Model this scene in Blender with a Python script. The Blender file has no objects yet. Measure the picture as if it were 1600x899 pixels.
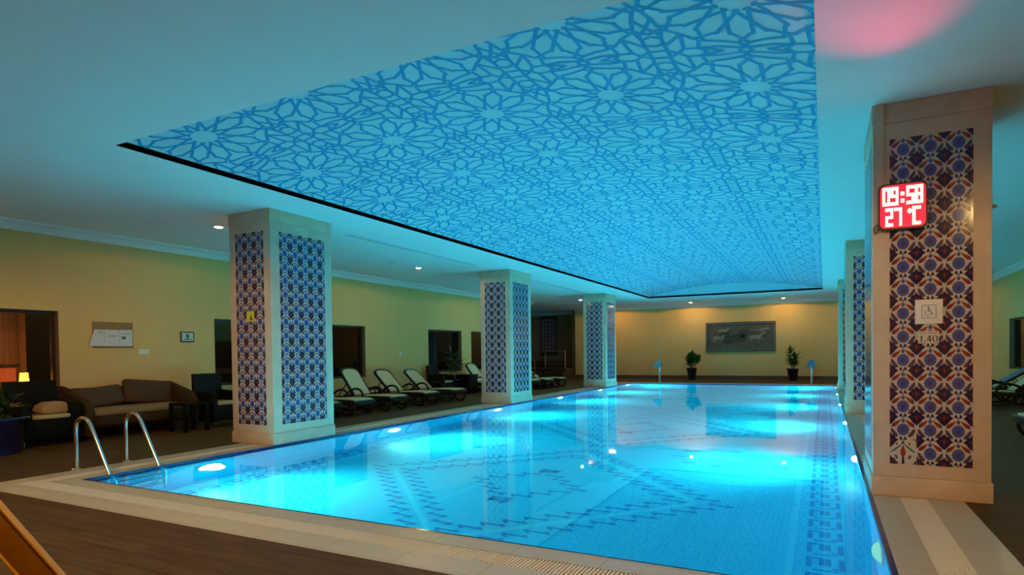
import bpy, math, random
from mathutils import Vector, Matrix
random.seed(7)
PI = math.pi
sc = bpy.context.scene
col = sc.collection
def R(d): return math.radians(d)

# ------------------------------------------------------------------ camera, world, exposure
YAW, PITCH, ROLL, FPX, CY, CAMH = 27.1716, -1.1189, -0.7129, 951.6284, 569.976, 1.29
yw, pt_, rl = R(YAW), R(PITCH), R(ROLL)
Fv = Vector((-math.sin(yw)*math.cos(pt_), math.cos(yw)*math.cos(pt_), math.sin(pt_)))
Rv = Vector((math.cos(yw), math.sin(yw), 0)); Uv = Rv.cross(Fv)
R2 = math.cos(rl)*Rv + math.sin(rl)*Uv; U2 = -math.sin(rl)*Rv + math.cos(rl)*Uv
cam = bpy.data.cameras.new('camera'); co = bpy.data.objects.new('camera', cam); col.objects.link(co)
m = Matrix((R2, U2, -Fv)).transposed().to_4x4(); m.translation = (0, 0, CAMH); co.matrix_world = m
cam.sensor_fit = 'HORIZONTAL'; cam.sensor_width = 36.0; cam.lens = FPX/1600*36
cam.shift_y = (CY-449.5)/1600.0
cam.clip_start = .05; cam.clip_end = 200
sc.camera = co
w = bpy.data.worlds.new('world'); sc.world = w; w.use_nodes = True
w.node_tree.nodes['Background'].inputs[0].default_value = (.01, .012, .015, 1)
w.node_tree.nodes['Background'].inputs[1].default_value = .3
vs = sc.view_settings
vs.view_transform = 'Standard'; vs.look = 'None'; vs.gamma = 1; vs.use_curve_mapping = False; vs.exposure = 1.2
cy = sc.cycles
cy.use_denoising = True
cy.max_bounces = 14; cy.diffuse_bounces = 6; cy.glossy_bounces = 5; cy.transmission_bounces = 8; cy.transparent_max_bounces = 8
cy.caustics_reflective = False; cy.caustics_refractive = True
cy.sample_clamp_indirect = 6
POOL_EMIT = 105.0        # radiance of an underwater lamp's lens
POOL_COL = (.28, .92, .78)
POOL_W = 450.0           # watts of an underwater lamp's beam
DOWN_W = 150.0             # watts of a recessed downlight
DOWN_COL = (1.0, .62, .22)

# ------------------------------------------------------------------ measured layout (metres)
XL, XR, Y0, Y1 = -7.02, .373, 3.632, 24.106       # pool water edge
H = 3.397                                         # ceiling
RL, RR, RY0, RY1 = -6.255, -.052, 3.628, 24.327   # ceiling recess
WL, WR, WF, WN = -11.0, 4.5, 28.47, -4.0          # walls
ZW, ZF = -.02, -1.42                              # water level, pool floor

# ------------------------------------------------------------------ mesh helpers
class MB:
    def __init__(s): s.v, s.f, s.m = [], [], []
    def poly(s, pts, mi=0):
        n = len(s.v); s.v += [tuple(p) for p in pts]; s.f.append(tuple(range(n, n+len(pts)))); s.m.append(mi)
    def box(s, x0, x1, y0, y1, z0, z1, mi=0, M=None):
        n = len(s.v)
        P = [Vector((x, y, z)) for z in (z0, z1) for y in (y0, y1) for x in (x0, x1)]
        if M is not None: P = [M @ p for p in P]
        s.v += [tuple(p) for p in P]
        for f in ((0, 2, 3, 1), (4, 5, 7, 6), (0, 1, 5, 4), (2, 6, 7, 3), (0, 4, 6, 2), (1, 3, 7, 5)):
            s.f.append(tuple(n+i for i in f)); s.m.append(mi)
    def tube(s, path, r, seg=10, mi=0, closed=False, flat=1.0):
        path = [Vector(p) for p in path]; n = len(path); rings = []
        up = None
        for i, p in enumerate(path):
            if closed: t = path[(i+1) % n]-path[i-1]
            else: t = path[min(i+1, n-1)]-path[max(i-1, 0)]
            t.normalize()
            if up is None:
                up = Vector((0, 0, 1)) if abs(t.z) < .9 else Vector((1, 0, 0))
            a = t.cross(up)
            if a.length < 1e-4: a = t.cross(Vector((0, 1, 0)))
            a.normalize(); b = a.cross(t).normalized(); up = b
            rr = r[i] if isinstance(r, (list, tuple)) else r
            k = len(s.v)
            for j in range(seg):
                an = 2*PI*j/seg
                s.v.append(tuple(p+a*(math.cos(an)*rr)+b*(math.sin(an)*rr*flat)))
            rings.append(k)
        for i in range(n if closed else n-1):
            k0, k1 = rings[i], rings[(i+1) % n]
            for j in range(seg):
                s.f.append((k0+j, k0+(j+1) % seg, k1+(j+1) % seg, k1+j)); s.m.append(mi)
        if not closed:
            s.f.append(tuple(rings[0]+j for j in reversed(range(seg)))); s.m.append(mi)
            s.f.append(tuple(rings[-1]+j for j in range(seg))); s.m.append(mi)
    def lathe(s, prof, c=(0, 0, 0), seg=24, mi=0, cap=True):
        k = len(s.v)
        for r, z in prof:
            for j in range(seg):
                a = 2*PI*j/seg; s.v.append((c[0]+r*math.cos(a), c[1]+r*math.sin(a), c[2]+z))
        for i in range(len(prof)-1):
            for j in range(seg):
                s.f.append((k+i*seg+j, k+i*seg+(j+1) % seg, k+(i+1)*seg+(j+1) % seg, k+(i+1)*seg+j)); s.m.append(mi)
        if cap:
            s.f.append(tuple(k+j for j in reversed(range(seg)))); s.m.append(mi)
            e = k+(len(prof)-1)*seg; s.f.append(tuple(e+j for j in range(seg))); s.m.append(mi)
    def prism(s, pts, axis, a, b, mi=0):
        # pts: 2-D outline, extruded along axis (0 x, 1 y, 2 z) from a to b
        def P(p, t):
            if axis == 0: return (t, p[0], p[1])
            if axis == 1: return (p[0], t, p[1])
            return (p[0], p[1], t)
        n = len(pts); k = len(s.v)
        s.v += [P(p, a) for p in pts]+[P(p, b) for p in pts]
        s.f.append(tuple(k+i for i in reversed(range(n)))); s.m.append(mi)
        s.f.append(tuple(k+n+i for i in range(n))); s.m.append(mi)
        for i in range(n):
            j = (i+1) % n
            s.f.append((k+i, k+j, k+n+j, k+n+i)); s.m.append(mi)
    def build(s, name, mats, parent=None, smooth=False, bevel=0, sub=0, loc=None, fix=True):
        me = bpy.data.meshes.new(name); me.from_pydata(s.v, [], s.f)
        if not isinstance(mats, (list, tuple)): mats = [mats]
        for x in mats: me.materials.append(x)
        for p, i in zip(me.polygons, s.m):
            p.material_index = i; p.use_smooth = smooth
        if fix:
            import bmesh
            bm = bmesh.new(); bm.from_mesh(me); bmesh.ops.recalc_face_normals(bm, faces=bm.faces); bm.to_mesh(me); bm.free()
        me.update()
        o = bpy.data.objects.new(name, me); col.objects.link(o)
        if parent is not None: o.parent = parent
        if loc is not None: o.location = loc
        if bevel:
            b = o.modifiers.new('bevel', 'BEVEL'); b.width = bevel; b.segments = 3; b.limit_method = 'ANGLE'; b.angle_limit = R(40)
            for p in me.polygons: p.use_smooth = True
        if sub:
            b = o.modifiers.new('sub', 'SUBSURF'); b.levels = sub; b.render_levels = sub
        return o

def tag(o, label=None, cat=None, group=None, kind=None):
    if label: o['label'] = label
    if cat: o['category'] = cat
    if group: o['group'] = group
    if kind: o['kind'] = kind
    return o
def empty(name, loc, rz=0):
    o = bpy.data.objects.new(name, None); col.objects.link(o); o.location = loc; o.rotation_euler = (0, 0, rz)
    o.empty_display_size = .1
    return o
CH = {}
def kids(o): return [c for c in bpy.data.objects if c.parent == o]
def copy_tree(o, parent=None):
    c = o.copy(); col.objects.link(c)
    if parent is not None: c.parent = parent
    for ch in kids(o): copy_tree(ch, c)
    return c
def smooth_path(pts, n=6):
    pts = [Vector(p) for p in pts]; out = []
    for i in range(len(pts)-1):
        p0 = pts[max(i-1, 0)]; p1 = pts[i]; p2 = pts[i+1]; p3 = pts[min(i+2, len(pts)-1)]
        for k in range(n):
            t = k/n
            out.append(.5*((2*p1)+(p2-p0)*t+(2*p0-5*p1+4*p2-p3)*t*t+(3*p1-p0-3*p2+p3)*t**3))
    out.append(pts[-1]); return out

# ------------------------------------------------------------------ materials
def nt(name):
    m = bpy.data.materials.new(name); m.use_nodes = True
    t = m.node_tree; b = t.nodes['Principled BSDF']; return m, t, b
def mat(name, c, rough=.6, metal=0, spec=.5, noise=0, nscale=6, bump=0, bscale=40, coat=0, emit=None, estr=0):
    m, t, b = nt(name)
    b.inputs['Base Color'].default_value = (*c, 1); b.inputs['Roughness'].default_value = rough
    b.inputs['Metallic'].default_value = metal; b.inputs['Specular IOR Level'].default_value = spec
    b.inputs['Coat Weight'].default_value = coat
    tc = t.nodes.new('ShaderNodeTexCoord')
    if noise:
        n = t.nodes.new('ShaderNodeTexNoise'); n.inputs['Scale'].default_value = nscale; n.inputs['Detail'].default_value = 6
        t.links.new(tc.outputs['Object'], n.inputs['Vector'])
        mp = t.nodes.new('ShaderNodeMapRange'); mp.inputs['From Min'].default_value = .3; mp.inputs['From Max'].default_value = .7
        mp.inputs['To Min'].default_value = 1-noise; mp.inputs['To Max'].default_value = 1+noise
        t.links.new(n.outputs['Fac'], mp.inputs['Value'])
        mx = t.nodes.new('ShaderNodeVectorMath'); mx.operation = 'SCALE'; mx.inputs[0].default_value = c
        t.links.new(mp.outputs['Result'], mx.inputs['Scale']); t.links.new(mx.outputs['Vector'], b.inputs['Base Color'])
    if bump:
        n = t.nodes.new('ShaderNodeTexNoise'); n.inputs['Scale'].default_value = bscale
        t.links.new(tc.outputs['Object'], n.inputs['Vector'])
        bp = t.nodes.new('ShaderNodeBump'); bp.inputs['Strength'].default_value = bump; bp.inputs['Distance'].default_value = .01
        t.links.new(n.outputs['Fac'], bp.inputs['Height']); t.links.new(bp.outputs['Normal'], b.inputs['Normal'])
    if emit:
        b.inputs['Emission Color'].default_value = (*emit, 1); b.inputs['Emission Strength'].default_value = estr
    return m
def wicker(name, c1, c2, scale=55):
    m, t, b = nt(name); b.inputs['Roughness'].default_value = .6; b.inputs['Specular IOR Level'].default_value = .15
    tc = t.nodes.new('ShaderNodeTexCoord')
    w1 = t.nodes.new('ShaderNodeTexWave'); w1.bands_direction = 'Z'; w1.inputs['Scale'].default_value = scale/6; w1.inputs['Distortion'].default_value = .6
    w2 = t.nodes.new('ShaderNodeTexWave'); w2.bands_direction = 'DIAGONAL'; w2.inputs['Scale'].default_value = scale/5
    for x in (w1, w2): t.links.new(tc.outputs['Object'], x.inputs['Vector'])
    mu = t.nodes.new('ShaderNodeMath'); mu.operation = 'MULTIPLY'
    t.links.new(w1.outputs['Fac'], mu.inputs[0]); t.links.new(w2.outputs['Fac'], mu.inputs[1])
    mx = t.nodes.new('ShaderNodeMix'); mx.data_type = 'RGBA'; mx.inputs[6].default_value = (*c1, 1); mx.inputs[7].default_value = (*c2, 1)
    t.links.new(mu.outputs[0], mx.inputs[0]); t.links.new(mx.outputs[2], b.inputs['Base Color'])
    bp = t.nodes.new('ShaderNodeBump'); bp.inputs['Strength'].default_value = .5; bp.inputs['Distance'].default_value = .006
    t.links.new(mu.outputs[0], bp.inputs['Height']); t.links.new(bp.outputs['Normal'], b.inputs['Normal'])
    return m
def brickmat(name, c1, c2, mortar, bw, bh, ms, rough, mapping=(0, 0, 0), offset=0, spec=.5, noise=0, bump=.25):
    m, t, b = nt(name); b.inputs['Roughness'].default_value = rough; b.inputs['Specular IOR Level'].default_value = spec
    tc = t.nodes.new('ShaderNodeTexCoord'); mp = t.nodes.new('ShaderNodeMapping'); mp.inputs['Rotation'].default_value = mapping
    br = t.nodes.new('ShaderNodeTexBrick'); br.offset = offset; br.inputs['Scale'].default_value = 1
    br.inputs['Color1'].default_value = (*c1, 1); br.inputs['Color2'].default_value = (*c2, 1); br.inputs['Mortar'].default_value = (*mortar, 1)
    br.inputs['Brick Width'].default_value = bw; br.inputs['Row Height'].default_value = bh; br.inputs['Mortar Size'].default_value = ms
    t.links.new(tc.outputs['Object'], mp.inputs['Vector']); t.links.new(mp.outputs['Vector'], br.inputs['Vector'])
    src = br.outputs['Color']
    if noise:
        n = t.nodes.new('ShaderNodeTexNoise'); n.inputs['Scale'].default_value = 1.0; n.inputs['Detail'].default_value = 8
        m2 = t.nodes.new('ShaderNodeMapping'); m2.inputs['Scale'].default_value = (2.5, 22, 2.5)
        t.links.new(tc.outputs['Object'], m2.inputs['Vector']); t.links.new(m2.outputs['Vector'], n.inputs['Vector'])
        mr = t.nodes.new('ShaderNodeMapRange'); mr.inputs['From Min'].default_value = .3; mr.inputs['From Max'].default_value = .7
        mr.inputs['To Min'].default_value = 1-noise; mr.inputs['To Max'].default_value = 1+noise
        t.links.new(n.outputs['Fac'], mr.inputs['Value'])
        mx = t.nodes.new('ShaderNodeVectorMath'); mx.operation = 'SCALE'
        t.links.new(src, mx.inputs[0]); t.links.new(mr.outputs['Result'], mx.inputs['Scale']); src = mx.outputs['Vector']
    t.links.new(src, b.inputs['Base Color'])
    bp = t.nodes.new('ShaderNodeBump'); bp.inputs['Strength'].default_value = bump; bp.inputs['Distance'].default_value = .003; bp.invert = True
    t.links.new(br.outputs['Fac'], bp.inputs['Height']); t.links.new(bp.outputs['Normal'], b.inputs['Normal'])
    return m
def glassy(name, tint, refl=.08):
    m, t, b = nt(name); t.nodes.remove(b); out = t.nodes['Material Output']
    tr = t.nodes.new('ShaderNodeBsdfTransparent'); tr.inputs[0].default_value = (*tint, 1)
    gl = t.nodes.new('ShaderNodeBsdfGlossy'); gl.inputs['Roughness'].default_value = .02
    fr = t.nodes.new('ShaderNodeFresnel'); fr.inputs[0].default_value = 1.5
    mx = t.nodes.new('ShaderNodeMixShader')
    t.links.new(fr.outputs[0], mx.inputs[0]); t.links.new(tr.outputs[0], mx.inputs[1]); t.links.new(gl.outputs[0], mx.inputs[2])
    t.links.new(mx.outputs[0], out.inputs['Surface']); return m
def emitter(name, c, s):
    m, t, b = nt(name); t.nodes.remove(b)
    e = t.nodes.new('ShaderNodeEmission'); e.inputs[0].default_value = (*c, 1); e.inputs[1].default_value = s
    t.links.new(e.outputs[0], t.nodes['Material Output'].inputs['Surface']); return m

M = {}
M['ceil'] = mat('ceiling_paint', (.78, .78, .76), .85, noise=.015, nscale=3)
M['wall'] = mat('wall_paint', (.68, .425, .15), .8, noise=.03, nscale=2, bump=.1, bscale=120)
M['wall_shaded'] = mat('alcove_wall_shaded', (.24, .19, .12), .8, noise=.03)  # wall paint darkened to put the unlit alcove's shade into the colour
M['cornice'] = mat('cornice_plaster', (.78, .78, .76), .7)
M['deck'] = brickmat('deck_planks', (.074, .040, .015), (.090, .050, .019), (.028, .016, .008), .9, .15, .004, .65, spec=.12, noise=.28, offset=.5)
M['coping'] = brickmat('coping_stone', (.46, .40, .29), (.50, .43, .31), (.30, .25, .18), .6, .6, .004, .35, noise=.05)
M['grate'] = mat('grating_plastic', (.72, .64, .52), .5)
M['gutter'] = mat('gutter_dark', (.12, .08, .05), .8)
M['skirt'] = mat('skirting_wood', (.09, .055, .032), .45, noise=.2, nscale=9)
M['pooltile'] = brickmat('pool_mosaic', (.04, .58, .80), (.05, .61, .84), (.09, .68, .88), .05, .025, .0022, .3, bump=.1)
M['poolpale'] = brickmat('pool_pale_mosaic', (.11, .70, .85), (.13, .73, .88), (.16, .76, .90), .05, .025, .0022, .3, bump=.1)
M['pooldark'] = brickmat('pool_dark_mosaic', (.006, .20, .50), (.008, .22, .54), (.02, .34, .64), .05, .025, .0018, .3, bump=.1)
M['poolmid'] = mat('pool_lines_blue', (.03, .30, .66), .35)
M['navy'] = brickmat('navy_trim_tile', (.008, .018, .11), (.010, .024, .14), (.03, .05, .16), .2, .2, .002, .15, bump=.1)
M['marble'] = mat('cream_marble', (.60, .44, .32), .5, noise=.10, nscale=4)
M['marble2'] = mat('cream_marble_block', (.58, .41, .29), .5, noise=.12, nscale=5)
M['chrome'] = mat('chrome', (.75, .76, .78), .14, 1)
M['brushed'] = mat('brushed_steel', (.60, .66, .70), .32, 1)
M['white'] = mat('white_plastic', (.74, .72, .66), .4)
M['black'] = mat('black_plastic', (.012, .012, .013), .4)
M['frame'] = mat('window_frame_wood', (.035, .018, .010), .4, noise=.2)
M['reveal'] = mat('window_reveal', (.22, .14, .07), .6)
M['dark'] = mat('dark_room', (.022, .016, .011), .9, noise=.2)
M['curtain'] = mat('curtain_cloth', (.40, .19, .07), .9, noise=.1, nscale=14)
M['glass'] = glassy('window_glass', (.92, .92, .92))
M['resin'] = mat('dark_green_resin', (.006, .008, .006), .4, spec=.3)
M['sling'] = mat('cream_sling', (.56, .46, .25), .8, noise=.05, nscale=60)
M['bluetowel'] = mat('blue_towel', (.10, .17, .26), .9, noise=.1, nscale=40)
M['rattan'] = wicker('black_rattan', (.002, .002, .0015), (.007, .006, .0045))
M['rattanb'] = wicker('brown_rattan', (.032, .018, .008), (.08, .048, .022), 70)
M['cushion'] = mat('cream_cushion', (.45, .35, .17), .9, noise=.06, nscale=30)
M['brownc'] = mat('brown_cushion', (.070, .032, .014), .9, noise=.15, nscale=25, bump=.2, bscale=90)
M['tanc'] = mat('tan_cushion', (.24, .155, .07), .9, noise=.12, nscale=25)
M['towel'] = mat('tan_towel', (.42, .24, .10), .95, noise=.12, nscale=35, bump=.4, bscale=160)
M['pot'] = mat('blue_glazed_pot', (.006, .012, .055), .15, coat=.5)
M['potb'] = mat('dark_pot', (.012, .011, .018), .4)
M['soil'] = mat('soil', (.03, .02, .012), .95)
M['leaf'] = mat('leaf_green', (.045, .10, .018), .45, noise=.3, nscale=12)
M['leafd'] = mat('leaf_dark_green', (.018, .060, .018), .45, noise=.3, nscale=12)
M['trunk'] = mat('plant_stem', (.10, .075, .035), .8)
M['cork'] = mat('cork_board', (.28, .16, .06), .9, noise=.15, nscale=40)
M['paper'] = mat('paper', (.62, .60, .60), .8, noise=.03, nscale=20)
M['ink'] = mat('ink', (.10, .13, .17), .8)
M['blueink'] = mat('blue_ink', (.08, .17, .36), .8)
M['lens'] = emitter('pool_lamp_lens', POOL_COL, POOL_EMIT)
M['lens_dim'] = emitter('pool_lamp_lens_dim', POOL_COL, POOL_EMIT*.004)
M['lamp'] = emitter('downlight_disc', (1, .80, .50), 22)
M['yellow'] = mat('yellow_vinyl', (.62, .50, .04), .5)
M['iz_bg'] = mat('iznik_cream', (.54, .46, .39), .10)
M['iz_navy'] = mat('iznik_navy', (.028, .016, .060), .10)
M['iz_blue'] = mat('iznik_blue', (.075, .085, .30), .10)
M['iz_red'] = mat('iznik_red', (.26, .035, .022), .10)
M['iz_plum'] = mat('iznik_plum', (.085, .045, .095), .10)
M['iz_teal'] = mat('iznik_teal', (.045, .16, .17), .10)
M['fab'] = mat('stretch_ceiling', (.50, .66, .70), .55)
M['fabl'] = mat('stretch_ceiling_print', (.010, .27, .53), .55)
M['slot'] = mat('shadow_gap', (.13, .15, .17), .8)
M['relief_f'] = mat('relief_frame', (.075, .072, .058), .5, noise=.3, nscale=30, bump=.3, bscale=80)
M['relief_b'] = mat('relief_ground', (.085, .068, .042), .7, noise=.35, nscale=8, bump=.4, bscale=25)
M['relief_d'] = mat('relief_dark_line', (.02, .02, .02), .6)
M['h_pale'] = mat('horse_pale', (.19, .18, .12), .6, noise=.2, nscale=12)
M['h_dark'] = mat('horse_dark', (.028, .026, .022), .6, noise=.2, nscale=12)
M['h_brown'] = mat('horse_brown', (.06, .036, .022), .6, noise=.2, nscale=12)
M['amber'] = mat('amber_plastic', (.27, .10, .003), .25, noise=.1)
M['amberr'] = mat('amber_rim', (.50, .23, .006), .3)
M['led_face'] = mat('led_face', (.10, .004, .01), .4, emit=(1, .005, .03), estr=.85)
M['led'] = emitter('led_digits', (1, .72, .36), 3.2)
M['steel_b'] = mat('spout_steel', (.11, .18, .21), .45, .2)
M['step'] = mat('step_wood', (.045, .028, .018), .5, noise=.2)

# water
m, t, b = nt('pool_water'); t.nodes.remove(b); out = t.nodes['Material Output']
g = t.nodes.new('ShaderNodeBsdfGlass'); g.inputs['IOR'].default_value = 1.333; g.inputs['Roughness'].default_value = 0
tc = t.nodes.new('ShaderNodeTexCoord'); mp = t.nodes.new('ShaderNodeMapping'); mp.inputs['Scale'].default_value = (1.1, .8, 1)
n = t.nodes.new('ShaderNodeTexNoise'); n.inputs['Scale'].default_value = 1.6; n.inputs['Detail'].default_value = 2
bp = t.nodes.new('ShaderNodeBump'); bp.inputs['Strength'].default_value = .014; bp.inputs['Distance'].default_value = .05
t.links.new(tc.outputs['Object'], mp.inputs[0]); t.links.new(mp.outputs[0], n.inputs['Vector']); t.links.new(n.outputs['Fac'], bp.inputs['Height'])
t.links.new(bp.outputs['Normal'], g.inputs['Normal']); t.links.new(g.outputs[0], out.inputs['Surface'])
va = t.nodes.new('ShaderNodeVolumeAbsorption'); va.inputs['Color'].default_value = (0, .80, .965, 1); va.inputs['Density'].default_value = .30
t.links.new(va.outputs[0], out.inputs['Volume'])
M['water'] = m

# ------------------------------------------------------------------ setting: floor, coping, pool shell
CP = [(.0, .20), (.20, .40), (.40, .66)]          # inner stone, grating, outer stone
def ring(mb, d0, d1, z0, z1, mi=0):
    xa, xb, ya, yb = XL-d0, XR+d0, Y0-d0, Y1+d0
    xA, xB, yA, yB = XL-d1, XR+d1, Y0-d1, Y1+d1
    mb.box(xA, xB, yA, ya, z0, z1, mi); mb.box(xA, xB, yb, yB, z0, z1, mi)
    mb.box(xA, xa, ya, yb, z0, z1, mi); mb.box(xb, xB, ya, yb, z0, z1, mi)
D = .66
f = MB()
f.box(-17, 6.5, WN-.2, Y0-D, -.2, 0); f.box(-17, 6.5, Y1+D, 31, -.2, 0)
f.box(-17, XL-D, Y0-D, Y1+D, -.2, 0); f.box(XR+D, 6.5, Y0-D, Y1+D, -.2, 0)
tag(f.build('floor', M['deck']), 'brown wood-look plank deck around the pool', 'floor', kind='structure')
f = MB(); ring(f, 0, .20, -.2, 0); ring(f, .40, .66, -.2, 0)
tag(f.build('pool_coping', M['coping']), 'beige stone coping strips around the pool edge', 'coping', kind='structure')
g_ = MB(); ring(g_, .20, .40, -.2, -.03, 1)
p = .024
x = XL-.4
while x < XR+.4:
    g_.box(x, x+.015, Y0-.40, Y0-.20, -.03, -.002); x += p
y = Y0-.2
while y < Y1:
    g_.box(XL-.40, XL-.20, y, y+.015, -.03, -.002); g_.box(XR+.20, XR+.40, y, y+.015, -.03, -.002); y += p if y < 9 else .048
g_.box(XL-.4, XR+.4, Y1+.2, Y1+.4, -.03, -.002)
tag(g_.build('overflow_grating', [M['grate'], M['gutter']]), 'pale slatted overflow grating running round the pool in the coping', 'grating', kind='structure')

# basin
bs = MB()
bs.box(XL-.2, XR+.2, Y0-.2, Y1+.2, ZF-.2, ZF)
basin = tag(bs.build('pool_floor', M['pooltile']), 'pale blue mosaic floor of the pool with dark zigzag diamonds', 'pool floor', kind='structure')
bw = MB()
for (a, b_, c, d) in ((XL-.2, XL, Y0-.2, Y1+.2), (XR, XR+.2, Y0-.2, Y1+.2), (XL, XR, Y0-.2, Y0), (XL, XR, Y1, Y1+.2)):
    bw.box(a, b_, c, d, ZF, -.2)
    bw.box(a, b_, c, d, -.2, -.001)
shell = tag(bw.build('pool_wall', M['pooltile']), 'pale blue mosaic walls of the pool', 'pool wall', kind='structure')
# navy trim lip + border band on the basin wall
lp = MB()
e = .022
lp.box(XL, XL+e, Y0, Y1, -.065, .001); lp.box(XR-e*1.6, XR, Y0, Y1, -.065, .001)
lp.box(XL+e, XR-e*1.6, Y0, Y0+e, -.065, .001); lp.box(XL+e, XR-e*1.6, Y1-e, Y1, -.065, .001)
tag(lp.build('pool_edge_trim', M['navy']), 'navy blue trim tile along the water line', 'tile trim', kind='structure')
bd = MB()
def wallrect(side, u0, u1, z0, z1, mi=0):
    o_ = .003
    if side == 'L': bd.box(XL, XL+o_, u0, u1, z0, z1, mi)
    if side == 'R': bd.box(XR-o_, XR, u0, u1, z0, z1, mi)
    if side == 'F': bd.box(u0, u1, Y1-o_, Y1, z0, z1, mi)
def border(side, u0, u1):
    u = u0
    while u < u1-.4:
        wallrect(side, u, u+.055, -.205, -.145)                       # lone square
        a = u+.13                                                     # key of four blocks
        wallrect(side, a, a+.04, -.215, -.155); wallrect(side, a+.05, a+.12, -.215, -.195); wallrect(side, a+.05, a+.12, -.170, -.155)
        wallrect(side, a+.13, a+.18, -.205, -.145)
        u += .40
    wallrect(side, u0, u1, -.262, -.250, 1)
border('L', Y0+.1, Y1-.1); border('R', Y0+.1, Y1-.1); border('F', XL+.1, XR-.1)
tag(bd.build('pool_border_tiles', [M['pooldark'], M['poolmid']]), 'dark blue key border tiles under the water line', 'tile border', kind='structure')

# floor mosaics: zigzag diamonds, key bands, dash rosettes
fm = MB()
ZP = ZF+.002
def fr(x0, x1, y0, y1, mi=0, z=ZP): fm.poly([(x0, y0, z), (x1, y0, z), (x1, y1, z), (x0, y1, z)], mi)
U = .0275; BT = .68
def motif(x, y, flip):
    # long bar with one block below one end, one block above the other
    fr(x-5*U, x+5*U, y-BT*U, y+BT*U)
    s = -1 if flip else 1
    fr(x+s*(-3.4)*U-U, x+s*(-3.4)*U+U, y-1.7*U, y-.5*U); fr(x+s*(-2.4)*U-U, x+s*(-2.4)*U+U*.6, y-2.6*U, y-1.7*U)
    fr(x+s*(3.4)*U-U, x+s*(3.4)*U+U, y+.5*U, y+1.7*U)
XC = (XL+XR)/2+.02
ST = 6*U
def diamond(xc, yc, r, ymin=Y0+.05, ymax=Y1-.05):
    n = int(round(r/ST))
    for i in range(n):
        a = i*ST
        for (x, y, fl) in ((xc-r+a, yc-a, True), (xc+a, yc-r+a, False), (xc+r-a, yc+a, True), (xc-a, yc+r-a, False)):
            if ymin < y < ymax: motif(x, y, fl)
def palediamond(xc, yc, r, hw):
    c = [(xc-r, yc), (xc, yc-r), (xc+r, yc), (xc, yc+r)]
    for i in range(4):
        a = Vector((*c[i], ZP)); b2 = Vector((*c[(i+1) % 4], ZP)); d = (b2-a).normalized(); nn = Vector((-d.y, d.x, 0))*hw
        if min(a.y, b2.y) < Y0+.05 or max(a.y, b2.y) > Y1-.05: continue
        fm.poly([a-nn, b2-nn, b2+nn, a+nn], 1)
for yc in (6.80, 11.75, 16.70, 21.65):
    diamond(XC, yc, 2.31); diamond(XC, yc, 1.815)
    palediamond(XC, yc, 2.06, .032)
    diamond(XC, yc, .66)
    for dx, dy in ((0, 1), (0, -1)):
        for k in (1, 2): motif(XC+dx*k*ST, yc+dy*(.66+.02)+k*ST*dy*.3, k % 2 == 0)
for yc in (9.28, 14.22, 19.17):
    for xc in (XC-1.86, XC+1.86):
        fm.poly([(xc+.42*math.cos(a*PI/10), yc+.42*math.sin(a*PI/10), ZP-.001) for a in range(20)], 1)
        for k in range(8):
            a = k*PI/4+.2; x = xc+.47*math.cos(a); y = yc+.62*math.sin(a)
            fr(x-.10, x+.10, y-.02, y+.02); fr(x-.03, x+.04, y-.045, y-.02)
def keyband(xc):
    y = Y0+.15; P = .327; cw = .29/6
    x0 = xc-.145
    while y < Y1-.4:
        def c(i0, i1, t0, t1): fr(x0+i0*cw+.002, x0+i1*cw-.002, y+t0*P, y+t1*P)
        c(0, 1, .16, .86); c(5, 6, .12, .80)
        c(2, 3, .34, .80); c(3, 4, .34, .78)
        c(1, 2, .72, .84); c(4, 5, .12, .22)
        c(1, 2, .0, .08); c(2, 3, .0, .08); c(3, 4, .0, .08); c(4, 5, .0, .06)
        y += P
keyband(0.0); keyband(2*((XL+XR)/2)-0.0)
for xs in (-.265, 2*((XL+XR)/2)+.265): fr(xs-.028, xs+.028, Y0+.05, Y1-.05, 1)
tag(fm.build('pool_floor_mosaic', [M['pooldark'], M['poolpale']], fix=False), 'dark blue zigzag diamonds and key bands laid in the pool floor', 'mosaic pattern', kind='structure')

wt = MB(); wt.box(XL-.01, XR+.01, Y0-.01, Y1+.01, ZF-.01, ZW)
tag(wt.build('pool_water', M['water']), 'still clear turquoise water filling the pool', 'water', kind='stuff')

# ------------------------------------------------------------------ walls and windows
WIN = [(3.35, 5.42), (8.24, 10.25), (10.75, 12.80), (15.73, 17.69), (18.32, 20.30)]
ZS, ZT = .68, 2.055
LEND = 23.2
def wallx(name, x0, x1, y0, y1, wins, label):
    mb = MB(); y = y0
    for a, b2 in wins:
        mb.box(x0, x1, y, a, 0, H+.1); mb.box(x0, x1, a, b2, 0, ZS); mb.box(x0, x1, a, b2, ZT, H+.1); y = b2
    mb.box(x0, x1, y, y1, 0, H+.1)
    return tag(mb.build(name, M['wall']), label, 'wall', kind='structure')
wallx('wall_left', WL-.22, WL, WN-.2, LEND, WIN, 'long beige left wall with dark windows')
RWIN = [(11.2, 13.2), (19.0, 21.05)]
wallx('wall_right', WR, WR+.22, WN-.2, WF, RWIN, 'beige right wall behind the big tiled pillar')
mb = MB(); mb.box(-11.05, WR+.22, WF, WF+.22, 0, H+.1)
tag(mb.build('wall_far', M['wall']), 'beige far wall with the horse relief', 'wall', kind='structure')
mb = MB(); mb.box(WL-.22, WR+.22, WN-.2, WN, 0, H+.1)
tag(mb.build('wall_near', M['wall']), 'beige wall behind the viewer', 'wall', kind='structure')
mb = MB(); mb.box(-16, -11.05, 30, 30.2, 0, H+.1); mb.box(-16.2, -16, LEND-.2, 30.2, 0, H+.1); mb.box(-16, WL-.22, LEND-.22, LEND, 0, H+.1)
mb.box(-11.3, -11.05, WF+.22, 30, 0, H+.1)
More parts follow.
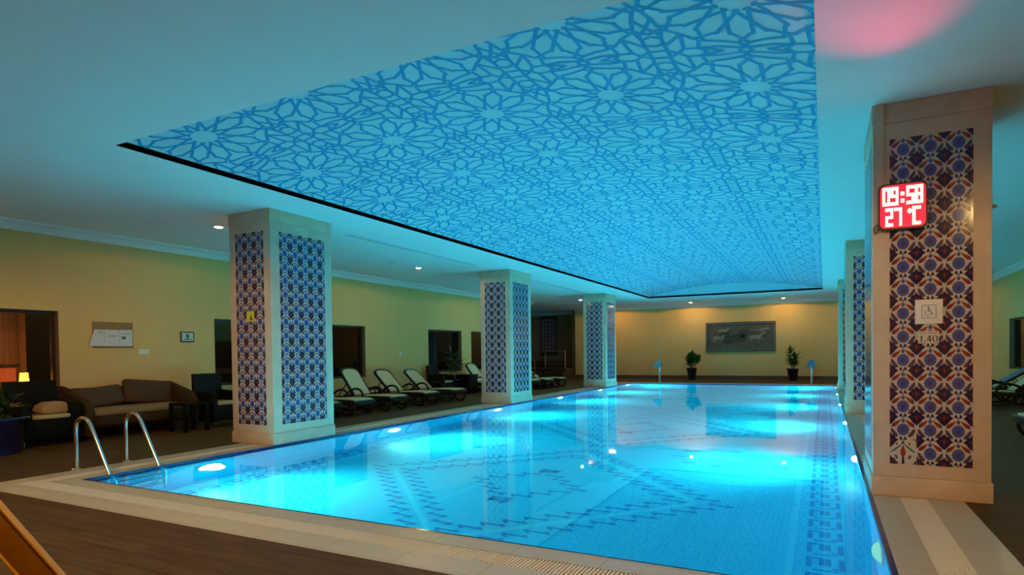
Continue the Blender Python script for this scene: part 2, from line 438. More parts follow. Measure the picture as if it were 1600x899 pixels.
tag(mb.build('wall_alcove', M['wall_shaded']), 'walls of the stepped alcove at far left, shade put into their colour', 'wall', kind='structure')
# dim back rooms
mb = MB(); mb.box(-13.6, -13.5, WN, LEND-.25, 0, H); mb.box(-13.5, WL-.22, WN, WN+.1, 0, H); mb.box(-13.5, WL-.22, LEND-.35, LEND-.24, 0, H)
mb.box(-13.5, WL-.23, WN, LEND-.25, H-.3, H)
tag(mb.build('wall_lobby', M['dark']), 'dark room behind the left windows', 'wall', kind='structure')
mb = MB(); mb.box(6.3, 6.4, 9, 25, 0, H); mb.box(WR+.22, 6.3, 9, 9.1, 0, H); mb.box(WR+.22, 6.3, 24.9, 25, 0, H); mb.box(WR+.23, 6.3, 9, 25, H-.3, H)
tag(mb.build('wall_terrace', M['reveal']), 'brown room behind the right windows', 'wall', kind='structure')
def window(i, xw, sgn, a, b2, label):
    # sgn: direction from the hall into the back room
    x_in = xw+sgn*.22
    fx = sorted((xw+sgn*.10, xw+sgn*.16)); mb = MB()
    t_ = .055
    mb.box(fx[0], fx[1], a, a+t_, ZS, ZT); mb.box(fx[0], fx[1], b2-t_, b2, ZS, ZT)
    mb.box(fx[0], fx[1], a+t_, b2-t_, ZS, ZS+t_); mb.box(fx[0], fx[1], a+t_, b2-t_, ZT-t_, ZT)
    o = tag(mb.build('window_%d' % i, M['frame']), label, 'window', kind='structure')
    pane = MB(); xm = xw+sgn*.13; pane.box(xm-.004, xm+.004, a+t_, b2-t_, ZS+t_, ZT-t_); pane.build('glass', M['glass'], o)
    sill = MB(); s_ = sorted((xw-sgn*.015, xw+sgn*.10)); sill.box(s_[0], s_[1], a, b2, ZS-.03, ZS+.004); sill.build('sill', M['wall'], o)
    lin = MB(); l_ = sorted((xw+sgn*.001, xw+sgn*.21))
    lin.box(l_[0], l_[1], a, a+.006, ZS+.005, ZT); lin.box(l_[0], l_[1], b2-.006, b2, ZS+.005, ZT); lin.box(l_[0], l_[1], a, b2, ZT-.006, ZT)
    lin.build('lining', M['reveal'], o)
    return o
wl = ['dark framed window at far left with lit curtain behind', 'dark window half hidden by nearest left pillar, above the armchair',
      'dark window beside nearest left pillar, above the first loungers', 'dark window behind the palm and rattan armchair', 'narrow slice of dark window left of the second left pillar']
for i, ((a, b2), l) in enumerate(zip(WIN, wl)): window(i+1, WL, -1, a, b2, l)
window(6, WR, 1, *RWIN[1], 'window on the right wall beside the big pillar'); window(7, WR, 1, *RWIN[0], 'window on the right wall out of frame')

# cornices and skirtings
def cornice_profile(): return [(0, 0), (0, -.14), (.03, -.14), (.05, -.11), (.10, -.06), (.16, -.035), (.18, -.03), (.18, 0)]
def trim(name, mb, m_, lab): return tag(mb.build(name, m_), lab, 'trim', kind='structure')
mb = MB(); mb.prism([(WL+u, H+v) for u, v in cornice_profile()], 1, WN, LEND); trim('trim_left', mb, M['cornice'], 'white plaster cornice along the left wall')
mb = MB(); mb.prism([(WR-u, H+v) for u, v in cornice_profile()], 1, WN, WF); trim('trim_right', mb, M['cornice'], 'white plaster cornice along the right wall')
mb = MB(); mb.prism([(WF-u, H+v) for u, v in cornice_profile()], 0, -11.05, WR); trim('trim_far', mb, M['cornice'], 'white plaster cornice along the far wall')
mb = MB(); mb.prism([(30-u, H+v) for u, v in cornice_profile()], 0, -16, -11.3); trim('trim_alcove', mb, M['cornice'], 'plaster cornice in the dark alcove')
mb = MB(); mb.box(-11.05, WR, WF-.02, WF, 0, .15); tag(mb.build('baseboard_far', M['skirt']), 'dark brown skirting of the far wall', 'baseboard', kind='structure')
mb = MB(); mb.box(WL, WL+.02, WN, LEND, 0, .12); tag(mb.build('baseboard_left', M['skirt']), 'dark brown skirting of the left wall', 'baseboard', kind='structure')
mb = MB(); mb.box(WR-.02, WR, WN, WF-.02, 0, .12); tag(mb.build('baseboard_right', M['skirt']), 'dark brown skirting of the right wall', 'baseboard', kind='structure')

# ------------------------------------------------------------------ ceiling with vaulted recess
cb = MB()
cb.box(-17, RL, WN-.2, 31, H, H+.06); cb.box(RR, 6.5, WN-.2, 31, H, H+.06)
cb.box(RL, RR, WN-.2, RY0, H, H+.06); cb.box(RL, RR, RY1, 31, H, H+.06)
tag(cb.build('ceiling', M['ceil']), 'flat white plaster ceiling round the recess', 'ceiling', kind='structure')
rv = MB()
for a in ((RL-.006, RL, RY0, RY1), (RR, RR+.006, RY0, RY1), (RL, RR, RY0-.006, RY0), (RL, RR, RY1, RY1+.006)):
    rv.box(*a, H+.001, H+.075)
tag(rv.build('ceiling_shadow_gap', M['slot']), 'dark shadow gap edging the recess', 'ceiling gap', kind='structure')
xm_, hw_ = (RL+RR)/2, (RR-RL)/2
ZSP = H+.065; RISE = .36
def vz(x): return ZSP+RISE*(1-((x-xm_)/hw_)**2)
vb = MB(); NX = 48
xs = [RL-.004+(RR-RL+.008)*i/NX for i in range(NX+1)]
for i in range(NX):
    a, b2 = xs[i], xs[i+1]
    vb.poly([(a, RY0-.004, vz(a)), (b2, RY0-.004, vz(b2)), (b2, RY1+.004, vz(b2)), (a, RY1+.004, vz(a))], 0)
for yy in (RY0-.004, RY1+.004):
    for i in range(NX):
        a, b2 = xs[i], xs[i+1]
        vb.poly([(a, yy, ZSP-.03), (b2, yy, ZSP-.03), (b2, yy, vz(b2)), (a, yy, vz(a))], 0)
def clip(p, q):
    t0, t1 = 0., 1.; d = (q[0]-p[0], q[1]-p[1])
    for k, lo, hi in ((0, RL, RR), (1, RY0, RY1)):
        for s, v in ((-1, p[k]-lo), (1, hi-p[k])):
            dd = s*d[k]
            if abs(dd) < 1e-9:
                if v < 0: return None
            else:
                t = v/dd
                if dd > 0: t1 = min(t1, t)
                else: t0 = max(t0, t)
    if t0 >= t1: return None
    return (p[0]+d[0]*t0, p[1]+d[1]*t0), (p[0]+d[0]*t1, p[1]+d[1]*t1)
LW = .0165
def ribbon(p, q, lw=LW):
    if abs(q[0]-p[0]) > .16:
        m_ = ((p[0]+q[0])/2, (p[1]+q[1])/2); ribbon(p, m_, lw); ribbon(m_, q, lw); return
    c = clip(p, q)
    if not c: return
    (x0, y0), (x1, y1) = c; L = math.hypot(x1-x0, y1-y0)
    if L < 1e-4: return
    dx, dy = (x1-x0)/L, (y1-y0)/L; e_ = lw*.45
    x0 -= dx*e_; y0 -= dy*e_; x1 += dx*e_; y1 += dy*e_; nx, ny = -dy*lw, dx*lw
    pts = [(x0-nx, y0-ny), (x1-nx, y1-ny), (x1+nx, y1+ny), (x0+nx, y0+ny)]
    vb.poly([(min(max(px, RL), RR), min(max(py, RY0), RY1), vz(min(max(px, RL), RR))-.0022) for px, py in pts], 1)
CXP, CYP = 1.30, 1.48
def cell_segments():
    S = []
    hx, hy = CXP/2, CYP/2
    def P(r, a): return (r*math.cos(R(a)), r*math.sin(R(a)))
    for k in range(12):
        th = 30*k
        def Q(sx, off): c, s2 = math.cos(R(th)), math.sin(R(th)); return (sx*c-off*s2, sx*s2+off*c)
        for s in (1, -1):
            S.append((Q(.110, s*.080), Q(.478, s*.080)))          # petal side running in to the central star
            S.append((Q(.478, s*.080), Q(.478, s*.062))); S.append((Q(.478, s*.062), Q(.622, -s*.040)))   # roof of the petal, crossing into the arms
            S.append((Q(.622, s*.040), P(.600, th+s*15)))         # outer edge of the shield
    for sx in (1, -1):
        S.append(((sx*.622, .04), (sx*hx, -.0))); S.append(((sx*.622, -.04), (sx*hx, 0)))
        for sy in (1, -1):
            def A(*pts):
                for i in range(len(pts)-1): S.append(((sx*pts[i][0], sy*pts[i][1]), (sx*pts[i+1][0], sy*pts[i+1][1])))
            A((.04, .622), (0, .665), (-.045, hy)); A((0, hy-.035), (.20, .665), (.345, .672))      # star between rows
            A((.16, hy), (.30, hy-.058), (.345, .672)) ; A((.28, hy), (.335, .672), (.445, .672), (.50, hy))   # hexagon on the row line
            P30 = P(.625, 30); P60 = P(.625, 60); P45 = P(.600, 45)
            A(P60, (.335, .672)); A(P45, (.445, .672)); A(P45, (.575, .600)); A(P30, (hx, .385)); A(P30, (.575, .47)); A(P(.6, 15), (hx, .285)); A((hx, .285), (.575, .40), (.575, .47))
            A((hx, .425), (.575, .47), (.575, .56), (hx, .590))                                      # hexagon on the column line
            A((.575, .535), (.575, hy)); A((.50, hy), (.575, hy-.06), (hx, hy-.06))
    return S
SEG = cell_segments()
for i in range(-3, 4):
    for j in range(-2, 15):
        cx, cyy = -3.125+i*CXP, 5.70+j*CYP
        if cx < RL-.8 or cx > RR+.8 or cyy < RY0-.9 or cyy > RY1+.9: continue
        for p_, q_ in SEG: ribbon((cx+p_[0], cyy+p_[1]), (cx+q_[0], cyy+q_[1]))
tag(vb.build('ceiling_vault', [M['fab'], M['fabl']], fix=False), 'shallow vaulted ceiling panel printed with blue star rosettes', 'ceiling', kind='structure')

# ------------------------------------------------------------------ tiled pillars
IZM = [M['iz_bg'], M['iz_navy'], M['iz_blue'], M['iz_red'], M['iz_plum'], M['iz_teal']]
def tile_shapes():
    S = []
    def mir(pts, mi):
        S.append((pts, mi)); S.append(([(-x, y) for x, y in pts][::-1], mi))
    S.append(([((.285 if k % 2 == 0 else .235)*math.cos(k*PI/14)*.88, (.285 if k % 2 == 0 else .235)*math.sin(k*PI/14)) for k in range(28)], 2))
    S.append(([(.075*math.cos(k*PI/5), .10*math.sin(k*PI/5)-.02) for k in range(10)], 4))
    mir([(-.40, .12), (-.375, .27), (-.28, .335), (-.07, .44), (-.16, .28), (-.255, .16), (-.32, .12)], 3)
    mir([(-.43, .10), (-.40, .26), (-.33, .30), (-.37, .20), (-.35, .12)], 4)
    S.append(([(-.055, .33), (-.075, .40), (0, .49), (.075, .40), (.055, .33), (0, .28)], 2))
    mir([(-.455, .06), (-.36, .0), (-.30, -.09), (-.21, -.20), (-.17, -.30), (-.26, -.33), (-.37, -.24), (-.45, -.10)], 4)
    mir([(-.15, -.42), (-.09, -.285), (-.03, -.36), (-.05, -.46)], 1)
    S.append(([(-.045, -.49), (0, -.37), (.045, -.49)], 2))
    return S
def palmette(): # between columns, half a row down (drawn as quarter pieces, clipped at the tile edge)
    return [([(.33, 0), (.22, .09), (.20, .17), (.09, .22), (0, .33), (-.09, .22), (-.20, .17), (-.22, .09), (-.33, 0), (-.22, -.10), (-.16, -.20), (0, -.36), (.16, -.20), (.22, -.10)], 1),
            ([(.05, .0), (0, .12), (-.05, .0), (0, -.14)], 3), ([(.16, .02), (.10, .07), (.08, -.02)], 4), ([(-.16, .02), (-.08, -.02), (-.10, .07)], 4)]
TS, PM = tile_shapes(), palmette()
def clip_poly(pts, x0, x1, y0, y1):
    for k, v, s in ((0, x0, 1), (0, x1, -1), (1, y0, 1), (1, y1, -1)):
        out_ = []
        for i in range(len(pts)):
            a, b2 = pts[i], pts[(i+1) % len(pts)]; da, db = s*(a[k]-v), s*(b2[k]-v)
            if da >= 0: out_.append(a)
            if (da >= 0) != (db >= 0):
                t = da/(da-db); out_.append((a[0]+(b2[0]-a[0])*t, a[1]+(b2[1]-a[1])*t))
        pts = out_
        if len(pts) < 3: return None
    return pts
def panel_mesh(width, rows, ncol, odd=None):
    """local u across, v up, facing -n; returned as list of (pts2d, mat, layer)"""
    T = .2; Wt = width/ncol; L = []
    L.append(([(0, 0), (width, 0), (width, rows*T), (0, rows*T)], 0, 0))
    nc = int(math.ceil(ncol))
    for c in range(-1, nc+1):
        for r in range(-1, rows+1):
            cx, cyv = (c+.5)*Wt, (r+.5)*T
            skip = odd == (c, r)
            if not skip and -1 < c <= nc and 0 <= r < rows and c >= 0:
                for k, (pts, mi) in enumerate(TS):
                    q = clip_poly([(cx+x*Wt, cyv+y*T) for x, y in pts], 0, width, 0, rows*T)
                    if q: L.append((q, mi, 1 if k != 1 else 2))
            for k, (pts, mi) in enumerate(PM):
                q = clip_poly([(cx+Wt*.5+x*Wt, cyv-.45*T+y*T) for x, y in pts], 0, width, 0, rows*T)
                if q and odd is not None and c in (odd[0], odd[0]-1) and r in (odd[1], odd[1]+1):
                    xx0, yy0 = odd[0]*Wt, odd[1]*T
                    if max(p_[0] for p_ in q) > xx0 and min(p_[0] for p_ in q) < xx0+Wt and min(p_[1] for p_ in q) < yy0+T-.02 and max(p_[1] for p_ in q) > yy0 and c >= 0:
                        q = clip_poly(q, xx0+Wt, width, 0, rows*T) if c == odd[0] else None
                if q: L.append((q, mi, 1 if k == 0 else 2))
    if odd is not None:
        xx, yy = (odd[0]+.5)*Wt, (odd[1]+.5)*T
        for pts, mi in (([(0, .34), (.09, .10), (.10, -.05), (.04, -.18), (-.04, -.18), (-.10, -.05), (-.09, .10)], 3),
                        ([(-.035, -.18), (.035, -.18), (.06, -.49), (-.06, -.49)], 1),
                        ([(-.47, -.02), (-.40, .10), (-.15, .30), (.02, .42), (-.10, .27), (-.30, .08)], 5), ([(.47, -.02), (.30, .08), (.10, .27), (-.02, .42), (.15, .30), (.40, .10)], 5),
                        ([(-.33, -.10), (-.27, -.28), (-.18, -.26), (-.22, -.12)], 2), ([(.33, -.10), (.22, -.12), (.18, -.26), (.27, -.28)], 2),
                        ([(-.30, .42), (-.24, .30), (-.18, .42)], 3), ([(.30, .42), (.18, .42), (.24, .30)], 3),
                        ([(-.07, .44), (0, .36), (.07, .44), (0, .49)], 1), ([(-.49, -.49), (-.49, -.30), (-.36, -.49)], 1), ([(.49, -.49), (.36, -.49), (.49, -.30)], 1)):
            L.append(([(xx+x*Wt, yy+y*T) for x, y in pts], mi, 1))
    return L
def panel(name, L, origin, du, dn, parent):
    mb = MB(); O = Vector(origin); du = Vector(du); dn = Vector(dn)
    for pts, mi, layer in L:
        off = .004+layer*.0007
        mb.poly([O+du*p_[0]+Vector((0, 0, p_[1]))+dn*off for p_ in pts], mi)
    u1 = max(p_[0] for p_ in L[0][0]); v1 = max(p_[1] for p_ in L[0][0])
    a, b2 = O, O+du*u1
    for s, e_ in ((a, b2),):
        mb.poly([s+dn*.004, e_+dn*.004, e_, s], 0); zz = Vector((0, 0, v1)); mb.poly([s+zz+dn*.004, e_+zz+dn*.004, e_+zz, s+zz], 0)
        mb.poly([s, s+dn*.004, s+zz+dn*.004, s+zz], 0); mb.poly([e_, e_+dn*.004, e_+zz+dn*.004, e_+zz], 0)
    return mb.build(name, IZM, parent, fix=False)
PF, PS = panel_mesh(.585, 14, 3), panel_mesh(.89, 14, 4.5)
PODD = panel_mesh(.585, 14, 3, odd=(0, 0))
def pillar(x0, x1, y0, y1, label, poolside, odd=False):
    t_ = empty('tiled_pillar', ((x0+x1)/2, (y0+y1)/2, 0)); tag(t_, label, 'pillar', 'tiled pillars along the pool', 'thing')
    ox, oy = t_.location.x, t_.location.y
    hx, hy = (x1-x0)/2, (y1-y0)/2
    mb = MB(); mb.box(-hx, hx, -hy, hy, .17, H-.17); mb.build('shaft', M['marble'], t_, bevel=.006)
    mb = MB(); mb.box(-hx-.012, hx+.012, -hy-.012, hy+.012, 0, .17); mb.build('plinth', M['marble2'], t_, bevel=.006)
    mb = MB(); mb.box(-hx-.006, hx+.006, -hy-.006, hy+.006, H-.17, H-.0015); mb.build('capital', M['marble2'], t_, bevel=.006)
    panel('tile_panel', PODD if odd else PF, (-.2925, -hy, .285), (1, 0, 0), (0, -1, 0), t_)
    sx = 1 if poolside == 'R' else -1
    if sx > 0: panel('tile_panel', PS, (hx, -.445, .285), (0, 1, 0), (1, 0, 0), t_)
    else: panel('tile_panel', PS, (-hx, -.445, .285), (0, 1, 0), (-1, 0, 0), t_)
    return t_
PY = [(6.185, 7.39), (13.62, 14.83), (21.12, 22.33)]
ln = ['nearest pillar on the left pool edge, tiled in blue with a yellow sticker', 'middle pillar of the left pool edge, beside the armchair and palm', 'smallest farthest pillar on the left pool edge, before the beige far wall']
rn = ['large tiled pillar at right carrying the red clock and the signs', 'middle pillar of the right pool edge, half hidden by the clock pillar', 'farthest slim slice of pillar on the right pool edge']
for (a, b2), l in zip(PY, ln): pillar(XL-.862, XL-.004, a, b2, l, 'R')
RP = []
for k, ((a, b2), l) in enumerate(zip(PY, rn)): RP.append(pillar(XR+.004, XR+.842, a+(.02 if k == 0 else 0), b2, l, 'L', odd=(k == 0)))

# ------------------------------------------------------------------ lamps of the place
def spot(name, loc, energy, c, size, blend, parent, target=None, radius=.04):
    l = bpy.data.lights.new(name, 'SPOT'); l.energy = energy; l.color = c; l.spot_size = size; l.spot_blend = blend; l.shadow_soft_size = radius
    o = bpy.data.objects.new(name, l); col.objects.link(o); o.parent = parent; o.location = loc
    if target is not None: o.rotation_euler = Vector(target).to_track_quat('-Z', 'Y').to_euler()
    return o
def downlight(loc, label, k=1.0):
    t_ = empty('recessed_downlight', loc); tag(t_, label, 'ceiling light', 'recessed downlights')
    mb = MB(); mb.lathe([(.062, .02), (.062, -.004), (.085, -.006), (.09, 0)], seg=28, cap=False); mb.build('trim_ring', M['white'], t_, smooth=True)
    mb = MB(); mb.lathe([(.001, -.016), (.030, -.014), (.050, -.009), (.060, -.002), (.060, .012), (.001, .012)], seg=24); mb.build('lamp_disc', M['lamp'], t_)
    spot('lamp_light', (0, 0, -.05), DOWN_W*k, DOWN_COL, R(172), .12, t_)
    return t_
for x, y, l in ((-8.78, 6.7, 'recessed warm downlight on the ceiling just left of the nearest left pillar'), (-8.86, 12.3, 'recessed warm downlight between the first two left pillars, above the loungers'),
                (-8.83, 17.85, 'recessed downlight hidden behind the middle left pillar'), (-8.82, 23.34, 'recessed warm downlight beside the top of the farthest left pillar'),
                (-8.85, 27.2, 'recessed downlight before the far wall, hidden by the farthest left pillar'), (-5.23, 27.42, 'recessed warm downlight left of the horse relief, before the far wall'),
                (-1.5, 27.42, 'recessed warm downlight above right of the horse relief'), (2.2, 27.3, 'recessed downlight before the far wall, hidden by the right pillars'),
                (2.2, 23.3, 'recessed downlight right of the farthest right pillar'), (2.2, 12.3, 'recessed downlight behind the clock pillar'),
                (-8.85, .9, 'recessed downlight above the near deck at left, out of frame'), (-5.2, .9, 'recessed downlight above the near deck, out of frame'),
                (-1.5, .9, 'recessed downlight above the viewer, out of frame'), (2.2, .9, 'recessed downlight above the near right deck, out of frame')):
    downlight((x, y, H), l, (.58 if x > -2 else (.85 if x > -6 else .18)) if y < 1 else (.085 if y < 25 else .15))
def poollight(x, y, s, label, lens='lens'):
    t_ = empty('pool_light', (x, y, -.62)); tag(t_, label, 'pool light', 'underwater lamps')
    mb = MB(); mb.lathe([(.165, 0), (.195, 0), (.195, .012), (.185, .018), (.165, .014)], seg=28, cap=False)
    o = mb.build('bezel', M['white'], t_, smooth=True); o.rotation_euler = (0, s*PI/2, 0)
    mb = MB(); mb.lathe([(.165, .001), (.155, .028), (.11, .052), (.055, .064), (.001, .067)], seg=28); o = mb.build('lens', M[lens], t_, smooth=True); o.rotation_euler = (0, s*PI/2, 0)
    if lens == 'lens': spot('lamp_beam', (s*.10, 0, 0), POOL_W, POOL_COL, R(130), 1, t_, target=(s, 0, -.13), radius=.12)
    return t_
lys = [5.15, 8.9, 12.85, 16.75, 20.4, 23.7]
ordn = ['nearest the chrome ladder', 'between the first two pillars', 'beside the middle pillar', 'just past the middle pillar', 'beside the farthest pillar', 'in the far left corner']
ordr = ['in front of the clock pillar', 'beside the clock pillar', 'just past the clock pillar', 'past the middle right pillar', 'beside the farthest right pillar', 'in the far right corner']
for y, a, b2 in zip(lys, ordn, ordr):
    poollight(XL+.002, y, 1, 'underwater lamp in the left pool wall, '+a); poollight(XR-.002, y, -1, 'underwater lamp in the right pool wall, '+b2, 'lens_dim' if y < 6 else 'lens')

# ------------------------------------------------------------------ clock, trunking and signs on the right pillar
YF = 6.205-.006
t_ = empty('led_clock', (.592, YF-.062, 2.495)); tag(t_, 'red LED clock on the right pillar showing 09:58 and 27 °C', 'clock')
def rrect(w_, h_, r, n=6):
    P = []
    for cx, cz, a0 in ((w_/2-r, h_/2-r, 0), (-w_/2+r, h_/2-r, 90), (-w_/2+r, -h_/2+r, 180), (w_/2-r, -h_/2+r, 270)):
        for k in range(n+1): a = R(a0+90*k/n); P.append((cx+r*math.cos(a), cz+r*math.sin(a)))
    return P
CW, CHh = .352, .392
mb = MB(); mb.prism(rrect(CW, CHh, .045), 1, 0, .058); mb.build('housing', M['black'], t_)
mb = MB(); mb.prism(rrect(CW-.026, CHh-.030, .04), 1, -.004, .001); mb.build('display', M['led_face'], t_)
F35 = {'0': '111101101101111', '9': '111101111001111', '5': '111100111001111', '8': '111101111101111', '2': '111001111100111', '7': '111001001001001', 'C': '111100100100111'}
DG = []
def glyph(ch, u0, u1, v0, v1):
    dg = MB()
    x0, x1 = -CW/2+u0*CW, -CW/2+u1*CW; z1, z0 = CHh/2-v0*CHh, CHh/2-v1*CHh
    cwid = [0, .33, .70, 1]; rhe = [0, .16, .43, .57, .84, 1]
    for r in range(5):
        for c in range(3):
            if F35[ch][r*3+c] == '1':
                dg.box(x0+(x1-x0)*cwid[c], x0+(x1-x0)*cwid[c+1], -.010, -.004, z1-(z1-z0)*rhe[r+1], z1-(z1-z0)*rhe[r])
    dg.build('digit', M['led'], t_)
for ch, a, b2 in (('0', .085, .235), ('9', .255, .41), ('5', .575, .73), ('8', .75, .905)): glyph(ch, a, b2, .085, .475)
for ch, a, b2 in (('2', .145, .30), ('7', .325, .48), ('C', .70, .865)): glyph(ch, a, b2, .535, .925)
def dgbox(dg, u0, u1, v0, v1): dg.box(-CW/2+u0*CW, -CW/2+u1*CW, -.010, -.004, CHh/2-v1*CHh, CHh/2-v0*CHh)
for a in ((.46, .53, .20, .275), (.46, .53, .355, .43)): mb = MB(); dgbox(mb, *a); mb.build('colon_dot', M['led'], t_)
mb = MB(); dgbox(mb, .60, .685, .60, .65); dgbox(mb, .625, .66, .575, .675); mb.build('degree_mark', M['led'], t_)
spot('ceiling_red_spot', (0, -.02, .10), 95, (1, .02, .10), R(44), 1, t_, target=(-.36, -2.02, .80), radius=.1)  # added red spot, aimed to throw a pink patch on the ceiling
mb = MB(); mb.box(-.025, .025, -.02, 0, 0, H-2.69-.001); tag(mb.build('cable_trunking', M['marble2'], loc=(.432, YF, 2.692)), 'slim cream cable trunking running from the red clock up to the ceiling', 'trunking')
mb = MB(); mb.tube(smooth_path([(.416, YF-.03, 2.36), (.393, YF-.02, 2.34), (.386, YF-.008, 2.31), (.395, YF-.006, 2.285), (.41, YF-.006, 2.30), (.418, YF-.012, 2.335)]), .004, 6)
tag(mb.build('clock_cable', M['black']), 'thin black cable loop at the lower left of the red clock', 'cable')
mb = MB(); mb.box(0, .030, -.02, .02, -.012, .012); mb.box(.030, .042, -.012, .012, -.006, .006); mb.box(.0, .006, -.03, .03, -.03, .03)
tag(mb.build('wall_bracket', M['black'], loc=(1.216, 6.27, 2.44)), 'tiny black bracket on the right edge of the clock pillar', 'bracket')
YP = 6.205-.0056
t_ = empty('wheelchair_sign', (.785, YP-.004, 1.49)); tag(t_, 'pale square plate with a blue wheelchair symbol on the right pillar', 'sign')
mb = MB(); mb.box(-.098, .098, -.004, .004, 0, .206); mb.build('plate', M['white'], t_, bevel=.002)
mb = MB(); zc = .105
for a in ((-.052, .052, zc+.052, zc+.056), (-.052, .052, zc-.056, zc-.052), (-.052, -.048, zc-.052, zc+.052), (.048, .052, zc-.052, zc+.052)): mb.box(a[0], a[1], -.0055, -.004, a[2], a[3])
def arc(cx, cz, r, a0, a1, w_, n=14):
    for k in range(n):
        a, b2 = R(a0+(a1-a0)*k/n), R(a0+(a1-a0)*(k+1)/n)
        mb.prism([(cx+(r-w_)*math.cos(a), cz+(r-w_)*math.sin(a)), (cx+r*math.cos(a), cz+r*math.sin(a)), (cx+r*math.cos(b2), cz+r*math.sin(b2)), (cx+(r-w_)*math.cos(b2), cz+(r-w_)*math.sin(b2))], 1, -.0055, -.004)
def stroke(p, q, w_):
    d = Vector((q[0]-p[0], q[1]-p[1])).normalized()*w_/2; nx, nz = -d.y, d.x
    mb.prism([(p[0]-nx, p[1]-nz), (q[0]-nx, q[1]-nz), (q[0]+nx, q[1]+nz), (p[0]+nx, p[1]+nz)], 1, -.0055, -.004)
arc(-.006, zc-.012, .024, 100, 350, .004); arc(-.004, zc+.036, .007, 0, 360, .007)
stroke((-.004, zc+.03), (-.002, zc+.0), .007); stroke((-.002, zc+.016), (.014, zc+.014), .005); stroke((-.002, zc+.0), (.015, zc-.001), .006)
stroke((.015, zc+.001), (.024, zc-.026), .006); stroke((.023, zc-.026), (.032, zc-.023), .005)
mb.build('symbol', M['blueink'], t_)
t_ = empty('depth_sign', (.782, YP-.003, 1.325)); tag(t_, 'small cream plate reading 1.40 under the wheelchair sign', 'sign')
mb = MB(); mb.box(-.073, .073, -.003, .003, 0, .104); mb.build('plate', mat('sign_cream', (.62, .55, .46), .4), t_)
mb = MB()
def st(pts): mb.prism(pts, 1, -.0042, -.003)
st([(-.058, .012), (-.040, .012), (-.040, .015), (-.0445, .016), (-.0445, .066), (-.049, .066), (-.060, .058), (-.059, .055), (-.0535, .058), (-.0535, .016), (-.058, .015)])
st([(-.024+.0055*math.cos(k*PI/5), .0165+.0055*math.sin(k*PI/5)) for k in range(10)])
st([(-.010, .026), (.022, .026), (.022, .033), (-.010, .033)]); st([(.006, .012), (.0155, .012), (.0155, .066), (.006, .066)])
st([(-.010, .033), (-.0045, .033), (.010, .062), (.006, .066)])
for k in range(24):
    a, b2 = 2*PI*k/24, 2*PI*(k+1)/24
    st([(.047+.011*math.cos(a), .039+.025*math.sin(a)), (.047+.020*math.cos(a), .039+.0285*math.sin(a)), (.047+.020*math.cos(b2), .039+.0285*math.sin(b2)), (.047+.011*math.cos(b2), .039+.025*math.sin(b2))])
mb.build('numerals', M['black'], t_)
tx = bpy.data.curves.new('caption', 'FONT'); tx.body = 'HAVUZ DERİNLİĞİ'; tx.size = .0145; tx.align_x = 'CENTER'; tx.extrude = .0004; tx.materials.append(M['iz_plum'])
o_ = bpy.data.objects.new('caption_text', tx); me_ = bpy.data.meshes.new_from_object(o_); bpy.data.objects.remove(o_)
o = bpy.data.objects.new('caption', me_); col.objects.link(o); o.parent = t_; o.location = (0, -.0036, .082); o.rotation_euler = (PI/2, 0, 0)
t_ = empty('warning_sticker', (-7.452, 6.185-.0056, 1.79)); tag(t_, 'small yellow warning sticker on the nearest left pillar', 'sticker')
mb = MB(); mb.box(-.08, .08, -.002, 0, 0, .15); mb.build('sheet', M['yellow'], t_)
mb = MB(); mb.prism([(-.02, .02), (.05, .02), (.015, .11)], 1, -.003, -.002); mb.build('symbol', mat('sticker_brown', (.16, .11, .01), .6), t_)

# ------------------------------------------------------------------ wall fittings
t_ = empty('notice_board', (WL, 6.26, 1.46)); tag(t_, 'brown cork notice board with white sheets above the sofa', 'notice board')
mb = MB(); mb.box(0, .02, -.33, .335, 0, .445); mb.build('board', M['cork'], t_, bevel=.003)
for k, pts in enumerate(([(-.40, .035), (-.165, .028), (-.155, .31), (-.315, .31)], [(-.165, .03), (.095, .03), (.095, .312), (-.15, .312)], [(.10, .028), (.318, .03), (.315, .318), (.10, .314)])):
    mb = MB(); a = .024+.002*k; mb.prism(pts, 0, a, a+.002); mb.build('sheet', M['paper'], t_)
mb = MB(); 
for a in ((.13, .20, .15, .20), (.14, .28, .24, .25), (-.10, .06, .20, .21), (-.28, -.19, .26, .27)): mb = MB(); mb.box(.0305, .031, *a); mb.build('print', M['ink'], t_)
def switchplate(y, z, n, lab):
    t_ = empty('wall_switch', (WL, y, z)); tag(t_, lab, 'switch')
    mb = MB(); mb.box(0, .010, -.045*n, .045*n, 0, .09); mb.build('plate', M['white'], t_, bevel=.003)
    for k in range(n): mb = MB(); c = -.045*n+.045+.09*k; mb.box(.010, .014, c-.022, c+.022, .018, .072); mb.build('rocker', M['white'], t_, bevel=.002)
switchplate(6.79, 1.345, 2, 'white double wall switch right of the notice board'); switchplate(14.31, 1.25, 1, 'small white wall switch between the windows above the loungers')
t_ = empty('framed_sign', (WL, 7.64, 1.575)); tag(t_, 'small dark framed sign on the wall right of the notice board', 'sign')
mb = MB(); mb.box(0, .02, -.14, .14, 0, .2); mb.build('frame', M['black'], t_, bevel=.003)
mb = MB(); mb.box(.02, .022, -.118, .118, .02, .18); mb.build('sheet', mat('sign_green_white', (.50, .56, .50), .5), t_)
mb = MB(); mb.prism([(-.03, .09), (0, .06), (.035, .10), (.02, .15), (-.035, .16)], 0, .022, .0235); mb.prism([(-.09, .045), (.09, .045), (.09, .062), (.012, .062), (0, .07), (-.012, .062), (-.09, .062)], 0, .022, .0235); mb.build('print', mat('sign_green_ink', (.05, .10, .10), .7), t_)
